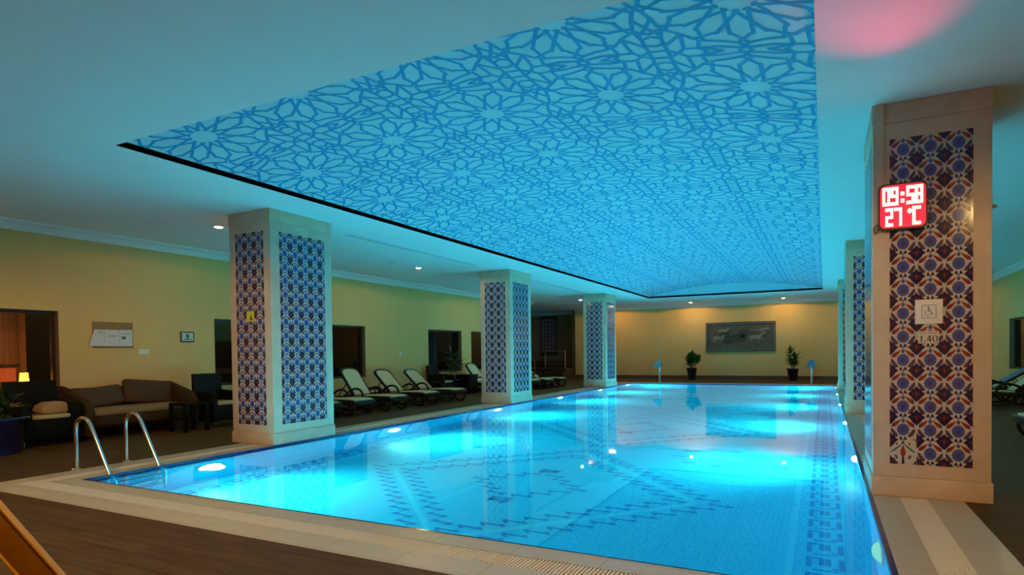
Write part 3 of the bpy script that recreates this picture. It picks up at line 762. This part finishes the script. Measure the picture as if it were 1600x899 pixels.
for (xa, ya, xb, yb, lab) in ((-7.46, 8.23, -7.38, 12.6, 'long slot air vent in the ceiling between the first two left pillars'), (-7.62, 16.3, -7.62, 21.2, 'long slot air vent in the ceiling past the middle left pillar')):
    t_ = empty('slot_vent', (xa, (ya+yb)/2, H)); tag(t_, lab, 'air vent')
    L_ = (yb-ya)/2
    mb = MB(); mb.box(-.055, .055, -L_, L_, -.003, .003); mb.build('backing', M['slot'], t_)
    mb = MB()
    for xo in (-.055, -.018, .018, .052): mb.box(xo-.004, xo+.004, -L_, L_, -.008, -.003)
    mb.box(-.059, .056, -L_-.006, -L_, -.008, -.003); mb.box(-.059, .056, L_, L_+.006, -.008, -.003); mb.build('blades', M['ceil'], t_)
mb = MB(); mb.lathe([(.11, 0), (.11, -.02), (.085, -.035), (.03, -.045), (.001, -.046)], seg=28)
tag(mb.build('smoke_detector', M['white'], loc=(-8.82, 11.32, H), smooth=True), 'round pale smoke detector on the ceiling above the loungers', 'smoke detector')

# horse relief
t_ = empty('horse_relief', (-3.31, WF, 1.22)); tag(t_, 'wide framed relief picture of running horses on the far wall', 'picture')
HW, HH = 1.45, 1.30
mb = MB()
mb.box(-HW, HW, -.07, 0, 0, .12); mb.box(-HW, HW, -.07, 0, HH-.12, HH); mb.box(-HW, -HW+.11, -.07, 0, .12, HH-.12); mb.box(HW-.11, HW, -.07, 0, .12, HH-.12)
mb.build('frame', M['relief_f'], t_, bevel=.01)
mb = MB(); mb.box(-HW+.11, HW-.11, -.03, 0, .12, HH-.12); mb.build('ground', M['relief_b'], t_)
for a in ((-HW+.11, -HW+.135, .14, HH-.14), (HW-.135, HW-.11, .14, HH-.14)): mb = MB(); mb.box(a[0], a[1], -.045, -.03, a[2], a[3]); mb.build('inner_border', M['relief_d'], t_)
horse = [(-.30, .00), (-.27, .07), (-.18, .10), (-.05, .08), (.08, .09), (.16, .13), (.24, .22), (.28, .27), (.31, .30), (.33, .26), (.40, .20), (.42, .15), (.38, .14), (.31, .17), (.27, .10), (.23, .02), (.20, -.04),
         (.27, -.10), (.36, -.10), (.36, -.13), (.25, -.14), (.15, -.08), (.10, -.10), (.14, -.22), (.10, -.24), (.06, -.11), (-.08, -.09), (-.16, -.10), (-.22, -.18), (-.30, -.24), (-.33, -.22), (-.26, -.14), (-.25, -.07), (-.33, -.12), (-.42, -.20), (-.44, -.17), (-.36, -.08), (-.30, -.02), (-.36, .02), (-.46, -.02), (-.44, .03), (-.36, .06)]
for x, z, s, mm, d in ((-.85, .62, .85, 'h_pale', 0), (-.62, .80, .7, 'h_dark', 1), (-.20, .62, 1.0, 'h_dark', 2), (-.40, .55, .8, 'h_brown', 1), (.25, .62, .9, 'h_brown', 0), (.05, .70, .75, 'h_dark', 0), (.68, .62, .9, 'h_pale', 2), (.95, .68, .7, 'h_brown', 0)):
    mb = MB(); mb.prism([(x+px*s, z+pz*s) for px, pz in horse], 1, -.055-.006*d, -.029); mb.build('horse', M[mm], t_)
mb = MB(); mb.prism([(-1.0, .88), (-.8, 1.02), (-.6, 1.0), (-.35, 1.03), (-.45, .92), (-.7, .84)], 1, -.04, -.03); mb.build('cloud', M['h_pale'], t_)
mb = MB(); mb.prism([(.3, .98), (.7, .94), (1.15, 1.04), (1.2, .96), (.8, .88)], 1, -.04, -.03); mb.build('cloud', M['h_pale'], t_)

# ------------------------------------------------------------------ ladder(s)
def ladder(loc, rz, lab):
    t_ = empty('pool_ladder', loc, rz); tag(t_, lab, 'pool ladder')
    for s in (-1, 1):
        y = .282*s
        path = smooth_path([(-.66, y, 0), (-.66, y, .25), (-.66, y, .44), (-.63, y, .545), (-.55, y, .60), (-.46, y, .60), (-.38, y, .55), (-.30, y, .44), (-.15, y, .20), (-.02, y, 0), (.05, y, -.13), (.09, y, -.30), (.09, y, -.7), (.09, y, -1.15)], 5)
        mb = MB(); mb.tube(path, .0215, 14); rail = mb.build('rail', M['chrome'], t_, smooth=True)
        mb = MB(); mb.lathe([(.055, 0), (.055, .008), (.03, .018), (.022, .02)], c=(-.66, y, 0), seg=20); mb.build('flange', M['chrome'], rail)
    for z in (-.36, -.64, -.92):
        mb = MB(); mb.box(.045, .125, -.27, .27, z-.015, z+.012); mb.build('tread', M['brushed'], t_, bevel=.005)
    return t_
ladder((XL, 4.215, 0), 0, 'chrome pool ladder at the near left pool corner, in front of the sofa'); ladder((XR, 23.2, 0), PI, 'chrome pool ladder at the far right pool corner')

# ------------------------------------------------------------------ furniture
def sofa(loc):
    # faces +x ; width along y
    t_ = empty('wicker_sofa', loc); tag(t_, 'brown wicker sofa with two back cushions under the notice board', 'sofa')
    W = .945
    mb = MB(); mb.prism([(0, .20), (.72, .16), (.80, .22), (.80, .36), (0, .36)], 1, -W+.12, W-.12); mb.build('base', M['rattanb'], t_, bevel=.02)
    mb = MB(); mb.prism([(0, .34), (.14, .34), (.06, .74), (.0, .80), (-.05, .78), (-.05, .36)], 1, -W+.1, W-.1); mb.build('backrest', M['rattanb'], t_, bevel=.03)
    for s in (-1, 1):
        prof = smooth_path([(-.04, 0, .78), (.10, 0, .775), (.30, 0, .72), (.52, 0, .66), (.70, 0, .60), (.80, 0, .50), (.83, 0, .36), (.80, 0, .20), (.76, 0, .09)], 4)
        pts = [(p.x, p.z) for p in prof]+[(.66, .09), (.60, .20), (-.04, .20)]
        mb = MB(); y0, y1 = sorted((s*(W-.13), s*W)); mb.prism(pts, 1, y0, y1)
        a = mb.build('armrest', M['rattanb'], t_, bevel=.02)
        mb = MB(); mb.tube([(p.x, s*(W-.05), p.z) for p in prof], .065, 10); mb.build('arm_roll', M['rattanb'], a, smooth=True)
    for x in (.04, .70):
        for s in (-1, 1): mb = MB(); mb.box(x-.03, x+.03, s*(W-.10)-.03, s*(W-.10)+.03, 0, .21); mb.build('leg', M['rattanb'], t_)
    mb = MB(); mb.box(.10, .80, -W+.14, W-.14, .36, .475); mb.build('seat_cushion', M['tanc'], t_, bevel=.045)
    for (yc, hgt, tilt, roll, wd) in ((-.42, .34, 20, -6, .84), (.40, .42, 16, 6, .84)):
        mb = MB(); mb.box(-.07, .07, -wd/2, wd/2, 0, hgt); o = mb.build('back_cushion', M['brownc'], t_, bevel=.055)
        o.location = (.235, yc, .475); o.rotation_euler = (R(-roll), R(-tilt), 0)
    return t_
sofa((-10.93, 6.27, 0))
def rattan_chair(loc, rz, W, lab, hb=.97, cat='armchair'):
    # faces +x, depth .64, width W
    t_ = empty('rattan_armchair', loc, rz); tag(t_, lab, cat, 'black rattan armchairs')
    h = W/2; a_ = .09 if W < .7 else .14
    mb = MB(); mb.box(.02, .62, -h+a_, h-a_, .12, .40); mb.build('seat_base', M['rattan'], t_, bevel=.012)
    mb = MB(); mb.prism([(.02, .12), (.14, .12), (.12, .42), (.05, hb), (-.02, hb), (.0, .42)], 1, -h+a_*.4, h-a_*.4); mb.build('backrest', M['rattan'], t_, bevel=.012)
    for s in (-1, 1):
        y0, y1 = sorted((s*h, s*(h-a_)))
        mb = MB(); mb.prism([(.0, .10), (.64, .10), (.64, .60), (.60, .635), (.30, .645), (.03, .66)], 1, y0, y1); mb.build('armrest', M['rattan'], t_, bevel=.014)
    mb = MB(); mb.box(.13, .63, -h+a_+.01, h-a_-.01, .40, .465); mb.build('seat_cushion', M['cushion'], t_, bevel=.022)
    for x in (.05, .59):
        for s in (-1, 1): mb = MB(); mb.lathe([(.012, 0), (.018, .10)], c=(x, s*(h-.05), 0), seg=10); mb.build('leg', M['chrome'], t_)
    return t_
rattan_chair((-10.72, 4.86, 0), 0, .80, 'wide black rattan armchair with cream seat at far left, holding a towel', .95)
tw = MB(); n_ = 14
prof = [(-.16, .0), (-.19, .05), (-.15, .13), (-.06, .17), (.10, .175), (.16, .15), (.175, .06), (.165, .0)]
tw.prism(prof, 0, -.13, .17)
o = tw.build('folded_towel', M['towel'], loc=(-10.34, 4.95, .468), bevel=.03); tag(o, 'folded tan towel lying on the seat of the wide rattan armchair', 'towel')
rattan_chair((-10.37, 7.56, 0), 0, .64, 'high-backed black rattan armchair with cream seat beside the nearest left pillar')
rattan_chair((-10.80, 15.60, 0), 0, .64, 'black rattan armchair with cream seat next to the palm, below a window', .93)
def side_table(loc, sx, sy, h, lab, m_='rattan', rz=0):
    t_ = empty('side_table', loc, rz); tag(t_, lab, 'side table')
    mb = MB(); mb.box(-sx/2, sx/2, -sy/2, sy/2, h-.05, h); mb.build('table_top', M[m_], t_, bevel=.008)
    for x in (-1, 1):
        for y in (-1, 1): mb = MB(); cx, cyy = x*(sx/2-.03), y*(sy/2-.03); mb.box(cx-.028, cx+.028, cyy-.028, cyy+.028, 0, h-.05); mb.build('leg', M[m_], t_, bevel=.004)
    return t_
side_table((-9.83, 6.84, 0), .44, .46, .50, 'square black rattan side table in front of the sofa')
side_table((-10.2, 11.93, 0), .46, .46, .46, 'low dark side table between the second and third loungers in view', 'resin')
t_ = empty('rattan_box_table', (-10.35, 16.90, 0)); tag(t_, 'boxy black rattan table right of the palm, beside a lounger', 'table')
mb = MB(); mb.box(-.27, .27, -.27, .27, .02, .56); mb.build('body', M['rattan'], t_, bevel=.01)
mb = MB(); mb.box(-.30, .30, -.30, .30, .56, .60); mb.build('table_top', M['rattan'], t_, bevel=.006)

def lounger_proto(tilt):
    # local x from the foot tip (0) to the head, y across
    t_ = empty('sun_lounger', (0, 0, 0))
    W = .345
    top = [(p.x, p.z) for p in smooth_path([(0, 0, .265), (.03, 0, .315), (.15, 0, .335), (.55, 0, .335), (.95, 0, .315), (1.30, 0, .315), (1.65, 0, .31), (1.86, 0, .30)], 4)]
    bot = [(p.x, p.z) for p in smooth_path([(1.86, 0, .235), (1.40, 0, .225), (1.0, 0, .225), (.55, 0, .235), (.20, 0, .225), (.05, 0, .215)], 4)]
    mb = MB()
    for s in (-1, 1): y0, y1 = sorted((s*W, s*(W-.06))); mb.prism(top+bot, 1, y0, y1)
    mb.box(.0, .07, -W+.05, W-.05, .215, .315); mb.box(1.80, 1.86, -W+.05, W-.05, .235, .30); mb.box(1.05, 1.11, -W+.05, W-.05, .235, .30)
    mb.build('frame', M['resin'], t_, bevel=.012)
    mb = MB(); pr = [(.045, .30), (.06, .338), (.16, .352), (.55, .352), (.95, .332), (1.14, .328), (1.14, .318), (.95, .320), (.55, .338), (.16, .338), (.07, .322)]
    mb.prism(pr, 1, -W+.055, W-.055); mb.build('seat_sling', M['sling'], t_)
    th = R(tilt); hx, hz = 1.12, .325
    bk = empty('backrest', (hx, 0, hz)); bk.parent = t_; bk.rotation_euler = (0, -th, 0)
    Lb = .78
    def outline(o_):
        w_ = W-.035-o_; L2_ = Lb-o_; r = .13
        pts = [(0.02, -w_), (L2_-r, -w_)]
        for k in range(1, 7): a = R(-90+90*k/6); pts.append((L2_-r+r*math.cos(a), -w_+r+r*math.sin(a)))
        pts += [(L2_+.012, -w_*.4), (L2_+.016, 0), (L2_+.012, w_*.4)]
        for k in range(0, 6): a = R(0+90*k/6); pts.append((L2_-r+r*math.cos(a), w_-r+r*math.sin(a)))
        pts += [(L2_-r, w_), (.02, w_)]
        return pts
    A, B = outline(0), outline(.042); mb = MB()
    for i in range(len(A)-1): mb.prism([A[i], A[i+1], B[i+1], B[i]], 2, -.028, .022)
    mb.prism([A[0], (A[0][0]+.04, A[0][1]), (A[-1][0]+.04, A[-1][1]), A[-1]], 2, -.028, .010)
    mb.build('back_frame', M['resin'], bk)
    mb = MB(); mb.prism(outline(.038), 2, .006, .020); mb.build('back_sling', M['sling'], bk)
    for s in (-1, 1):
        y = s*(W+.012)
        mb = MB(); mb.tube(smooth_path([(.80, y, .30), (.82, y, .40), (.89, y, .475), (1.0, y, .50), (1.12, y, .475), (1.25, y, .40), (1.36, y, .31), (1.40, y, .27)], 5), .026, 8); mb.build('armrest', M['resin'], t_, smooth=True)
        for pts in ([(.10, .25), (.07, .14), (.14, .03), (.24, .0+.024), (.33, .05), (.40, .16), (.48, .24)], [(1.30, .25), (1.25, .12), (1.31, .03), (1.42, .024), (1.52, .08), (1.60, .25)]):
            mb = MB(); mb.tube(smooth_path([(a, s*(W-.035), c) for a, c in pts], 4), .024, 8); mb.build('leg', M['resin'], t_, smooth=True)
        mb = MB(); mb.tube(smooth_path([(.40, s*(W-.035), .12), (.60, s*(W-.035), .055), (.85, s*(W-.035), .045), (1.08, s*(W-.035), .11), (1.20, s*(W-.035), .22)], 4), .022, 8); mb.build('side_brace', M['resin'], t_, smooth=True)
    # prop under the raised back
    mb = MB(); e_ = Vector((hx+.45*math.cos(th), 0, hz+.45*math.sin(th)-.03))
    for s in (-1, 1): mb.tube([(e_.x, s*.2, e_.z), (1.72, s*.2, .28)], .012, 6)
    mb.build('back_prop', M['resin'], t_)
    return t_
lp_ = [(-8.76, 9.12, 46, 'sun lounger mostly hidden behind the nearest left pillar, only its foot showing'), (-8.70, 10.10, 54, 'sun lounger whose foot shows just right of the nearest left pillar'),
       (-8.66, 11.25, 54, 'upright-backed cream sun lounger in front of the dark window'), (-8.70, 12.62, 45, 'cream sun lounger next to the low dark side table, on its left'),
       (-8.66, 13.85, 42, 'cream sun lounger nearest the rattan armchair and palm'), (-9.05, 17.60, 52, 'sun lounger beside the boxy rattan table, partly behind the middle left pillar'),
       (-8.85, 19.15, 34, 'nearest of the loungers seen right of the middle left pillar'), (-8.72, 20.02, 34, 'middle lounger of those seen right of the middle left pillar'), (-8.60, 20.95, 34, 'farthest lounger right of the middle left pillar, nearest the alcove steps')]
protos = {}
def place_lounger(x, y, tilt, lab, rz):
    if tilt not in protos: protos[tilt] = o = lounger_proto(tilt)
    else: o = copy_tree(protos[tilt])
    o.location = (x, y, 0); o.rotation_euler = (0, 0, rz); tag(o, lab, 'sun lounger', 'cream sun loungers with dark frames')
for x, y, tl, lab in lp_: place_lounger(x, y, tl, lab, PI)
place_lounger(2.40, 10.75, 42, 'sun lounger with its foot toward the pool at the right picture edge', 0)
place_lounger(2.45, 16.6, 42, 'sun lounger right of the big clock pillar, its cream back raised', 0)
place_lounger(2.45, 18.2, 34, 'farther lounger right of the big clock pillar, with a blue towel', 0)
mb = MB(); mb.box(-.02, .02, -.24, .24, -.02, .62); o = mb.build('blue_towel', M['bluetowel'], loc=(3.66, 18.2, .40), bevel=.012); o.rotation_euler = (0, R(56), 0); tag(o, 'blue towel hung over the back of a lounger at right', 'towel')
rattan_chair((4.05, 12.55, 0), PI, .80, 'black rattan armchair on the right deck behind a lounger', .93)

# ------------------------------------------------------------------ plants
def blade(mb, base, az, el, L, wd, droop, n=6, mi=0, fold=.25):
    p = Vector(base); rows = []
    for i in range(n+1):
        t = i/n; e_ = el-droop*t
        d = Vector((math.cos(az)*math.cos(e_), math.sin(az)*math.cos(e_), math.sin(e_)))
        if i: p = p+d*(L/n)
        wv = wd*math.sin(PI*min(1, .12+.88*t)**.8) if t < 1 else .002
        side = Vector((-math.sin(az), math.cos(az), 0)); up = side.cross(d)
        rows.append((p-side*wv+up*wv*fold, p.copy(), p+side*wv+up*wv*fold))
    for i in range(n):
        a, b2 = rows[i], rows[i+1]
        mb.poly([a[0], a[1], b2[1], b2[0]], mi); mb.poly([a[1], a[2], b2[2], b2[1]], mi)
def pot(t_, r0, r1, h, m_, soil=True):
    mb = MB(); mb.lathe([(r0, 0), (r0*1.03, .02), (r1*.97, h-.05), (r1*1.05, h-.045), (r1*1.05, h), (r1*.93, h), (r1*.90, h-.05)], seg=28, cap=True); mb.build('pot', M[m_], t_, smooth=True)
    mb = MB(); mb.lathe([(.001, h-.03), (r1*.91, h-.035)], seg=24, cap=False); mb.build('soil', M['soil'], t_)
def plant(loc, lab, hp, r0, r1, m_, stems, leafm, seed, name='potted_plant'):
    random.seed(seed); t_ = empty(name, loc); tag(t_, lab, 'potted plant')
    pot(t_, r0, r1, hp, m_)
    ms, ml = MB(), MB()
    for (dx, dy, hgt, nl, L, wd) in stems:
        top = Vector((dx, dy, hp+hgt)); b0 = Vector((dx*.25, dy*.25, hp-.04))
        ms.tube(smooth_path([b0, b0.lerp(top, .5)+Vector((dx*.05, 0, 0)), top], 4), [.014]*4+[.010]*4+[.006], 7)
        for k in range(nl):
            t = .45+.55*k/max(1, nl-1); p = b0.lerp(top, t)
            az = k*2.4+random.uniform(-.4, .4); el = R(random.uniform(8, 40)+45*(t-.5))
            blade(ml, p, az, el, L*random.uniform(.8, 1.15), wd, R(random.uniform(15, 50)))
        blade(ml, top, random.uniform(0, 6), R(80), L*.8, wd, R(15))
    ms.build('stem', M['trunk'], t_, smooth=True); ml.build('foliage', M[leafm], t_, fix=False)
    return t_
plant((-5.17, 27.28, 0), 'bushy green plant in a dark pot left of the horse relief', .53, .145, .215, 'potb',
      [(0, 0, .60, 26, .27, .085), (.12, .02, .46, 20, .26, .08), (-.14, -.03, .40, 20, .26, .08), (.30, -.02, .44, 16, .24, .08), (-.05, -.1, .25, 16, .26, .08)], 'leaf', 3)
plant((-1.16, 27.45, 0), 'spiky green plant in a dark pot right of the horse relief', .50, .15, .225, 'potb',
      [(-.10, 0, .72, 20, .32, .07), (.13, .02, .52, 18, .32, .07), (-.05, -.05, .36, 18, .32, .07), (.05, -.05, .22, 14, .32, .07)], 'leaf', 5)
plant((-10.45, 16.28, 0), 'tall palm in a blue pot between the rattan armchair and the box table', .48, .16, .22, 'pot',
      [(-.02, 0, .75, 14, .46, .05), (.12, .08, .50, 12, .42, .05), (-.1, -.12, .45, 12, .42, .05)], 'leafd', 8, 'potted_palm')
plant((-9.97, 4.14, 0), 'leafy plant in a glossy blue pot at the left picture edge', .50, .24, .33, 'pot',
      [(-.05, .03, .20, 14, .32, .04), (.10, .06, .14, 12, .30, .04), (-.14, -.10, .20, 12, .32, .04), (.08, -.14, .14, 10, .30, .04)], 'leafd', 11)

# ------------------------------------------------------------------ water spouts by the far pool edge
def spout(loc, rz, lab):
    t_ = empty('water_spout', loc, rz); tag(t_, lab, 'water spout', 'steel water spouts at the far pool edge')
    mb = MB(); mb.lathe([(.038, 0), (.038, .90), (.030, .925), (.012, .935)], seg=18); mb.build('pole', M['brushed'], t_, smooth=True)
    mb = MB(); mb.lathe([(.075, 0), (.075, .012), (.04, .02)], seg=20); mb.build('base_plate', M['brushed'], t_)
    mb = MB()   # hood flares forward (-y) and down
    A = [(-.035, -.02, .93), (.035, -.02, .93), (.045, .045, .92), (-.045, .045, .92)]
    B = [(-.19, -.25, .64), (.19, -.25, .64), (.075, .05, .62), (-.075, .05, .62)]
    for i in range(4): j = (i+1) % 4; mb.poly([A[i], A[j], B[j], B[i]])
    mb.poly(A); mb.poly([(x*.97, y, z+.005) for x, y, z in B]); mb.build('hood', M['steel_b'], t_, bevel=.008)
    return t_
spout((-5.93, 24.62, 0), -PI/2, 'steel water spout turned sideways at the far pool edge, left of the plants')
spout((-.42, 24.62, 0), 0, 'steel water spout facing the viewer at the far pool edge, right of the plants')

# ------------------------------------------------------------------ stepped alcove
t_ = empty('alcove_steps', (-13.0, 27.3, 0)); tag(t_, 'dark wooden steps and platform in the dim alcove at far left', 'steps')
for k in range(3): mb = MB(); mb.box(-2.9, 2.02, -.95+.30*k, .0, .165*k, .165*(k+1)); mb.build('step', M['step'], t_)
mb = MB(); mb.box(-2.9, 1.93, 0, 1.16, 0, .50); mb.build('platform', M['step'], t_)
mb = MB(); mb.box(-2.9, 1.69, 1.17, 1.20, .0, .84); mb.build('back_panel', M['step'], t_)
t_ = empty('handrail', (-12.2, 27.35, .50)); tag(t_, 'chrome handrail with three bars on the alcove platform', 'handrail')
mb = MB(); mb.tube(smooth_path([(0, 0, 0), (0, 0, .76), (.05, 0, .83), (.2, 0, .84), (1.05, 0, .84)], 5), .022, 8); mb.build('top_rail', M['chrome'], t_, smooth=True)
for z in (.50, .24): mb = MB(); mb.tube([(0, 0, z), (1.05, 0, z)], .014, 8); mb.build('bar', M['chrome'], t_)
mb = MB(); mb.tube([(1.05, 0, 0), (1.05, 0, .84)], .02, 8); mb.build('post', M['chrome'], t_)
t_ = empty('stair_handrail', (-12.9, 27.3, 0)); tag(t_, 'sloping chrome stair handrail left of the barred handrail', 'handrail')
mb = MB(); mb.tube([(-.35, .1, 1.38), (.55, -.85, 1.0), (.62, -.92, .9)], .024, 8); mb.build('rail', M['skirt'], t_)
for a, z0, z1 in ((.08, .50, 1.34), (.55, .335, 1.17)): mb = MB(); x_ = -.35+.9*a/1.0; y_ = .1-.95*a; mb.tube([(x_, y_, z0 if a < .15 else .165*2), (x_, y_, 1.38-.38*a)], .016, 8); mb.build('post', M['chrome'], t_)
mb = MB(); mb.tube([(.55, -.85, .165), (.55, -.85, 1.0)], .018, 8); mb.build('post', M['chrome'], t_)
t_ = empty('tile_picture', (-13.16, 30, 1.14)); tag(t_, 'tall dark framed panel of blue tiles on the alcove wall', 'wall panel')
mb = MB(); mb.box(-.50, .50, -.03, 0, 0, 2.06); mb.build('frame', M['frame'], t_)
panel('tile_panel', panel_mesh(.86, 9, 4.3), (-.43, -.03, .12), (1, 0, 0), (0, -1, 0), t_)

# ------------------------------------------------------------------ lit curtain behind the far-left window
mb = MB(); n_ = 120; rows = []
for i in range(n_+1):
    y = 2.6+2.92*i/n_; xo = -12.28+.05*math.sin(i*.9)+.02*math.sin(i*2.3)
    rows.append((xo, y))
for i in range(n_):
    a, b2 = rows[i], rows[i+1]
    mb.poly([(a[0], a[1], .1), (b2[0], b2[1], .1), (b2[0], b2[1], 2.6), (a[0], a[1], 2.6)])
tag(mb.build('curtain', M['curtain'], smooth=True, fix=False), 'brown pleated curtain behind the far left window', 'curtain')
t_ = empty('table_lamp', (-11.62, 5.20, .74)); tag(t_, 'small glowing orange lamp behind the far left window', 'lamp')
mb = MB(); mb.lathe([(.06, 0), (.06, .015), (.015, .03), (.015, .14)], seg=16); mb.build('base', M['black'], t_)
mb = MB(); mb.lathe([(.07, .14), (.055, .32)], seg=20, cap=False); mb.build('lamp_shade', emitter('lamp_shade_glow', (1, .42, .03), 2.6), t_)
l = bpy.data.lights.new('curtain_fill', 'POINT'); l.energy = 3.0; l.color = (1, .45, .14); l.shadow_soft_size = .05  # added point light, set above the lamp to brighten the curtain
o = bpy.data.objects.new('curtain_fill', l); col.objects.link(o); o.parent = t_; o.location = (.15, -.25, .75)
t_ = empty('lobby_table', (-11.62, 4.85, 0)); tag(t_, 'dark table under the glowing lamp behind the far left window', 'table')
mb = MB(); mb.box(-.25, .25, -.8, .5, .70, .74); mb.build('table_top', M['skirt'], t_)
for x_ in (-.2, .2):
    for y_ in (-.7, .4): mb = MB(); mb.box(x_-.03, x_+.03, y_-.03, y_+.03, 0, .70); mb.build('leg', M['skirt'], t_)
t_ = empty('bar_counter', (-11.98, 4.70, 0)); tag(t_, 'bar counter with a glowing red front behind the far left window', 'counter')
mb = MB(); mb.box(-.10, .10, -.8, .50, 0, 1.16); mb.build('body', M['skirt'], t_)
mb = MB(); mb.box(.10, .112, -.8, .50, .92, 1.14); mb.build('glowing_front', emitter('red_backlight', (1, .13, .02), .22), t_)
mb = MB(); mb.box(-.14, .14, -.82, .54, 1.16, 1.20); mb.build('counter_top', M['black'], t_)
t_ = empty('terrace_fill', (5.9, 20.0, 2.6)); tag(t_, 'added unseen lamp warming the room behind the right window', 'lamp')  # added out of sight to give the back room a warm light
mb = MB(); mb.lathe([(.06, 0), (.08, .16)], seg=16); mb.build('lamp_shade', emitter('terrace_glow', (1, .6, .2), 2), t_)
l = bpy.data.lights.new('terrace_fill_light', 'POINT'); l.energy = 8; l.color = (1, .62, .25); l.shadow_soft_size = .06
o = bpy.data.objects.new('terrace_fill_light', l); col.objects.link(o); o.parent = t_; o.location = (0, 0, -.12)

# ------------------------------------------------------------------ amber folding barrier at the lower left corner
t_ = empty('folding_barrier', (-2.62, 1.75, 0)); tag(t_, 'amber yellow plastic board slanting across the lower left corner', 'barrier')
dirh = Vector((.8896, .4567, 0)); up = Vector((0, 0, 1)); nrm = dirh.cross(up).normalized()
def board(sgn, name):
    c = Vector((-2.86, 1.565, 0))                       # foot of the visible leg, just below the frame
    a = R(50); ax = (-dirh*math.cos(a)+up*math.sin(a)) ; pr = (dirh*math.sin(a)+up*math.cos(a))
    Lb = 1.05
    if sgn < 0:
        topc = c+ax*Lb; ax2 = (dirh*math.cos(a)+up*math.sin(a)); c = topc-ax2*Lb-dirh*.02; ax = ax2; pr = (-dirh*math.sin(a)+up*math.cos(a))
    def bar(u0, u1, w0, w1, n0, n1, m_, nm, par):
        mb = MB(); P = []
        for nn in (n0, n1):
            for ww in (w0, w1):
                for uu in (u0, u1): P.append(c+ax*uu+pr*ww+nrm*nn-t_.location)
        k = 0; mb.v = [tuple(p) for p in P]
        for f_ in ((0, 2, 3, 1), (4, 5, 7, 6), (0, 1, 5, 4), (2, 6, 7, 3), (0, 4, 6, 2), (1, 3, 7, 5)): mb.f.append(f_); mb.m.append(0)
        return mb.build(nm, m_, par, bevel=.004)
    o = bar(.06, Lb, -.075, .055, -.008, .008, M['amber'], 'board', t_)
    bar(.06, Lb, .055, .068, -.016, .016, M['amberr'], 'rim', o); bar(.06, Lb, -.088, -.075, -.016, .016, M['amberr'], 'rim', o)
board(1, 'a'); board(-1, 'b')
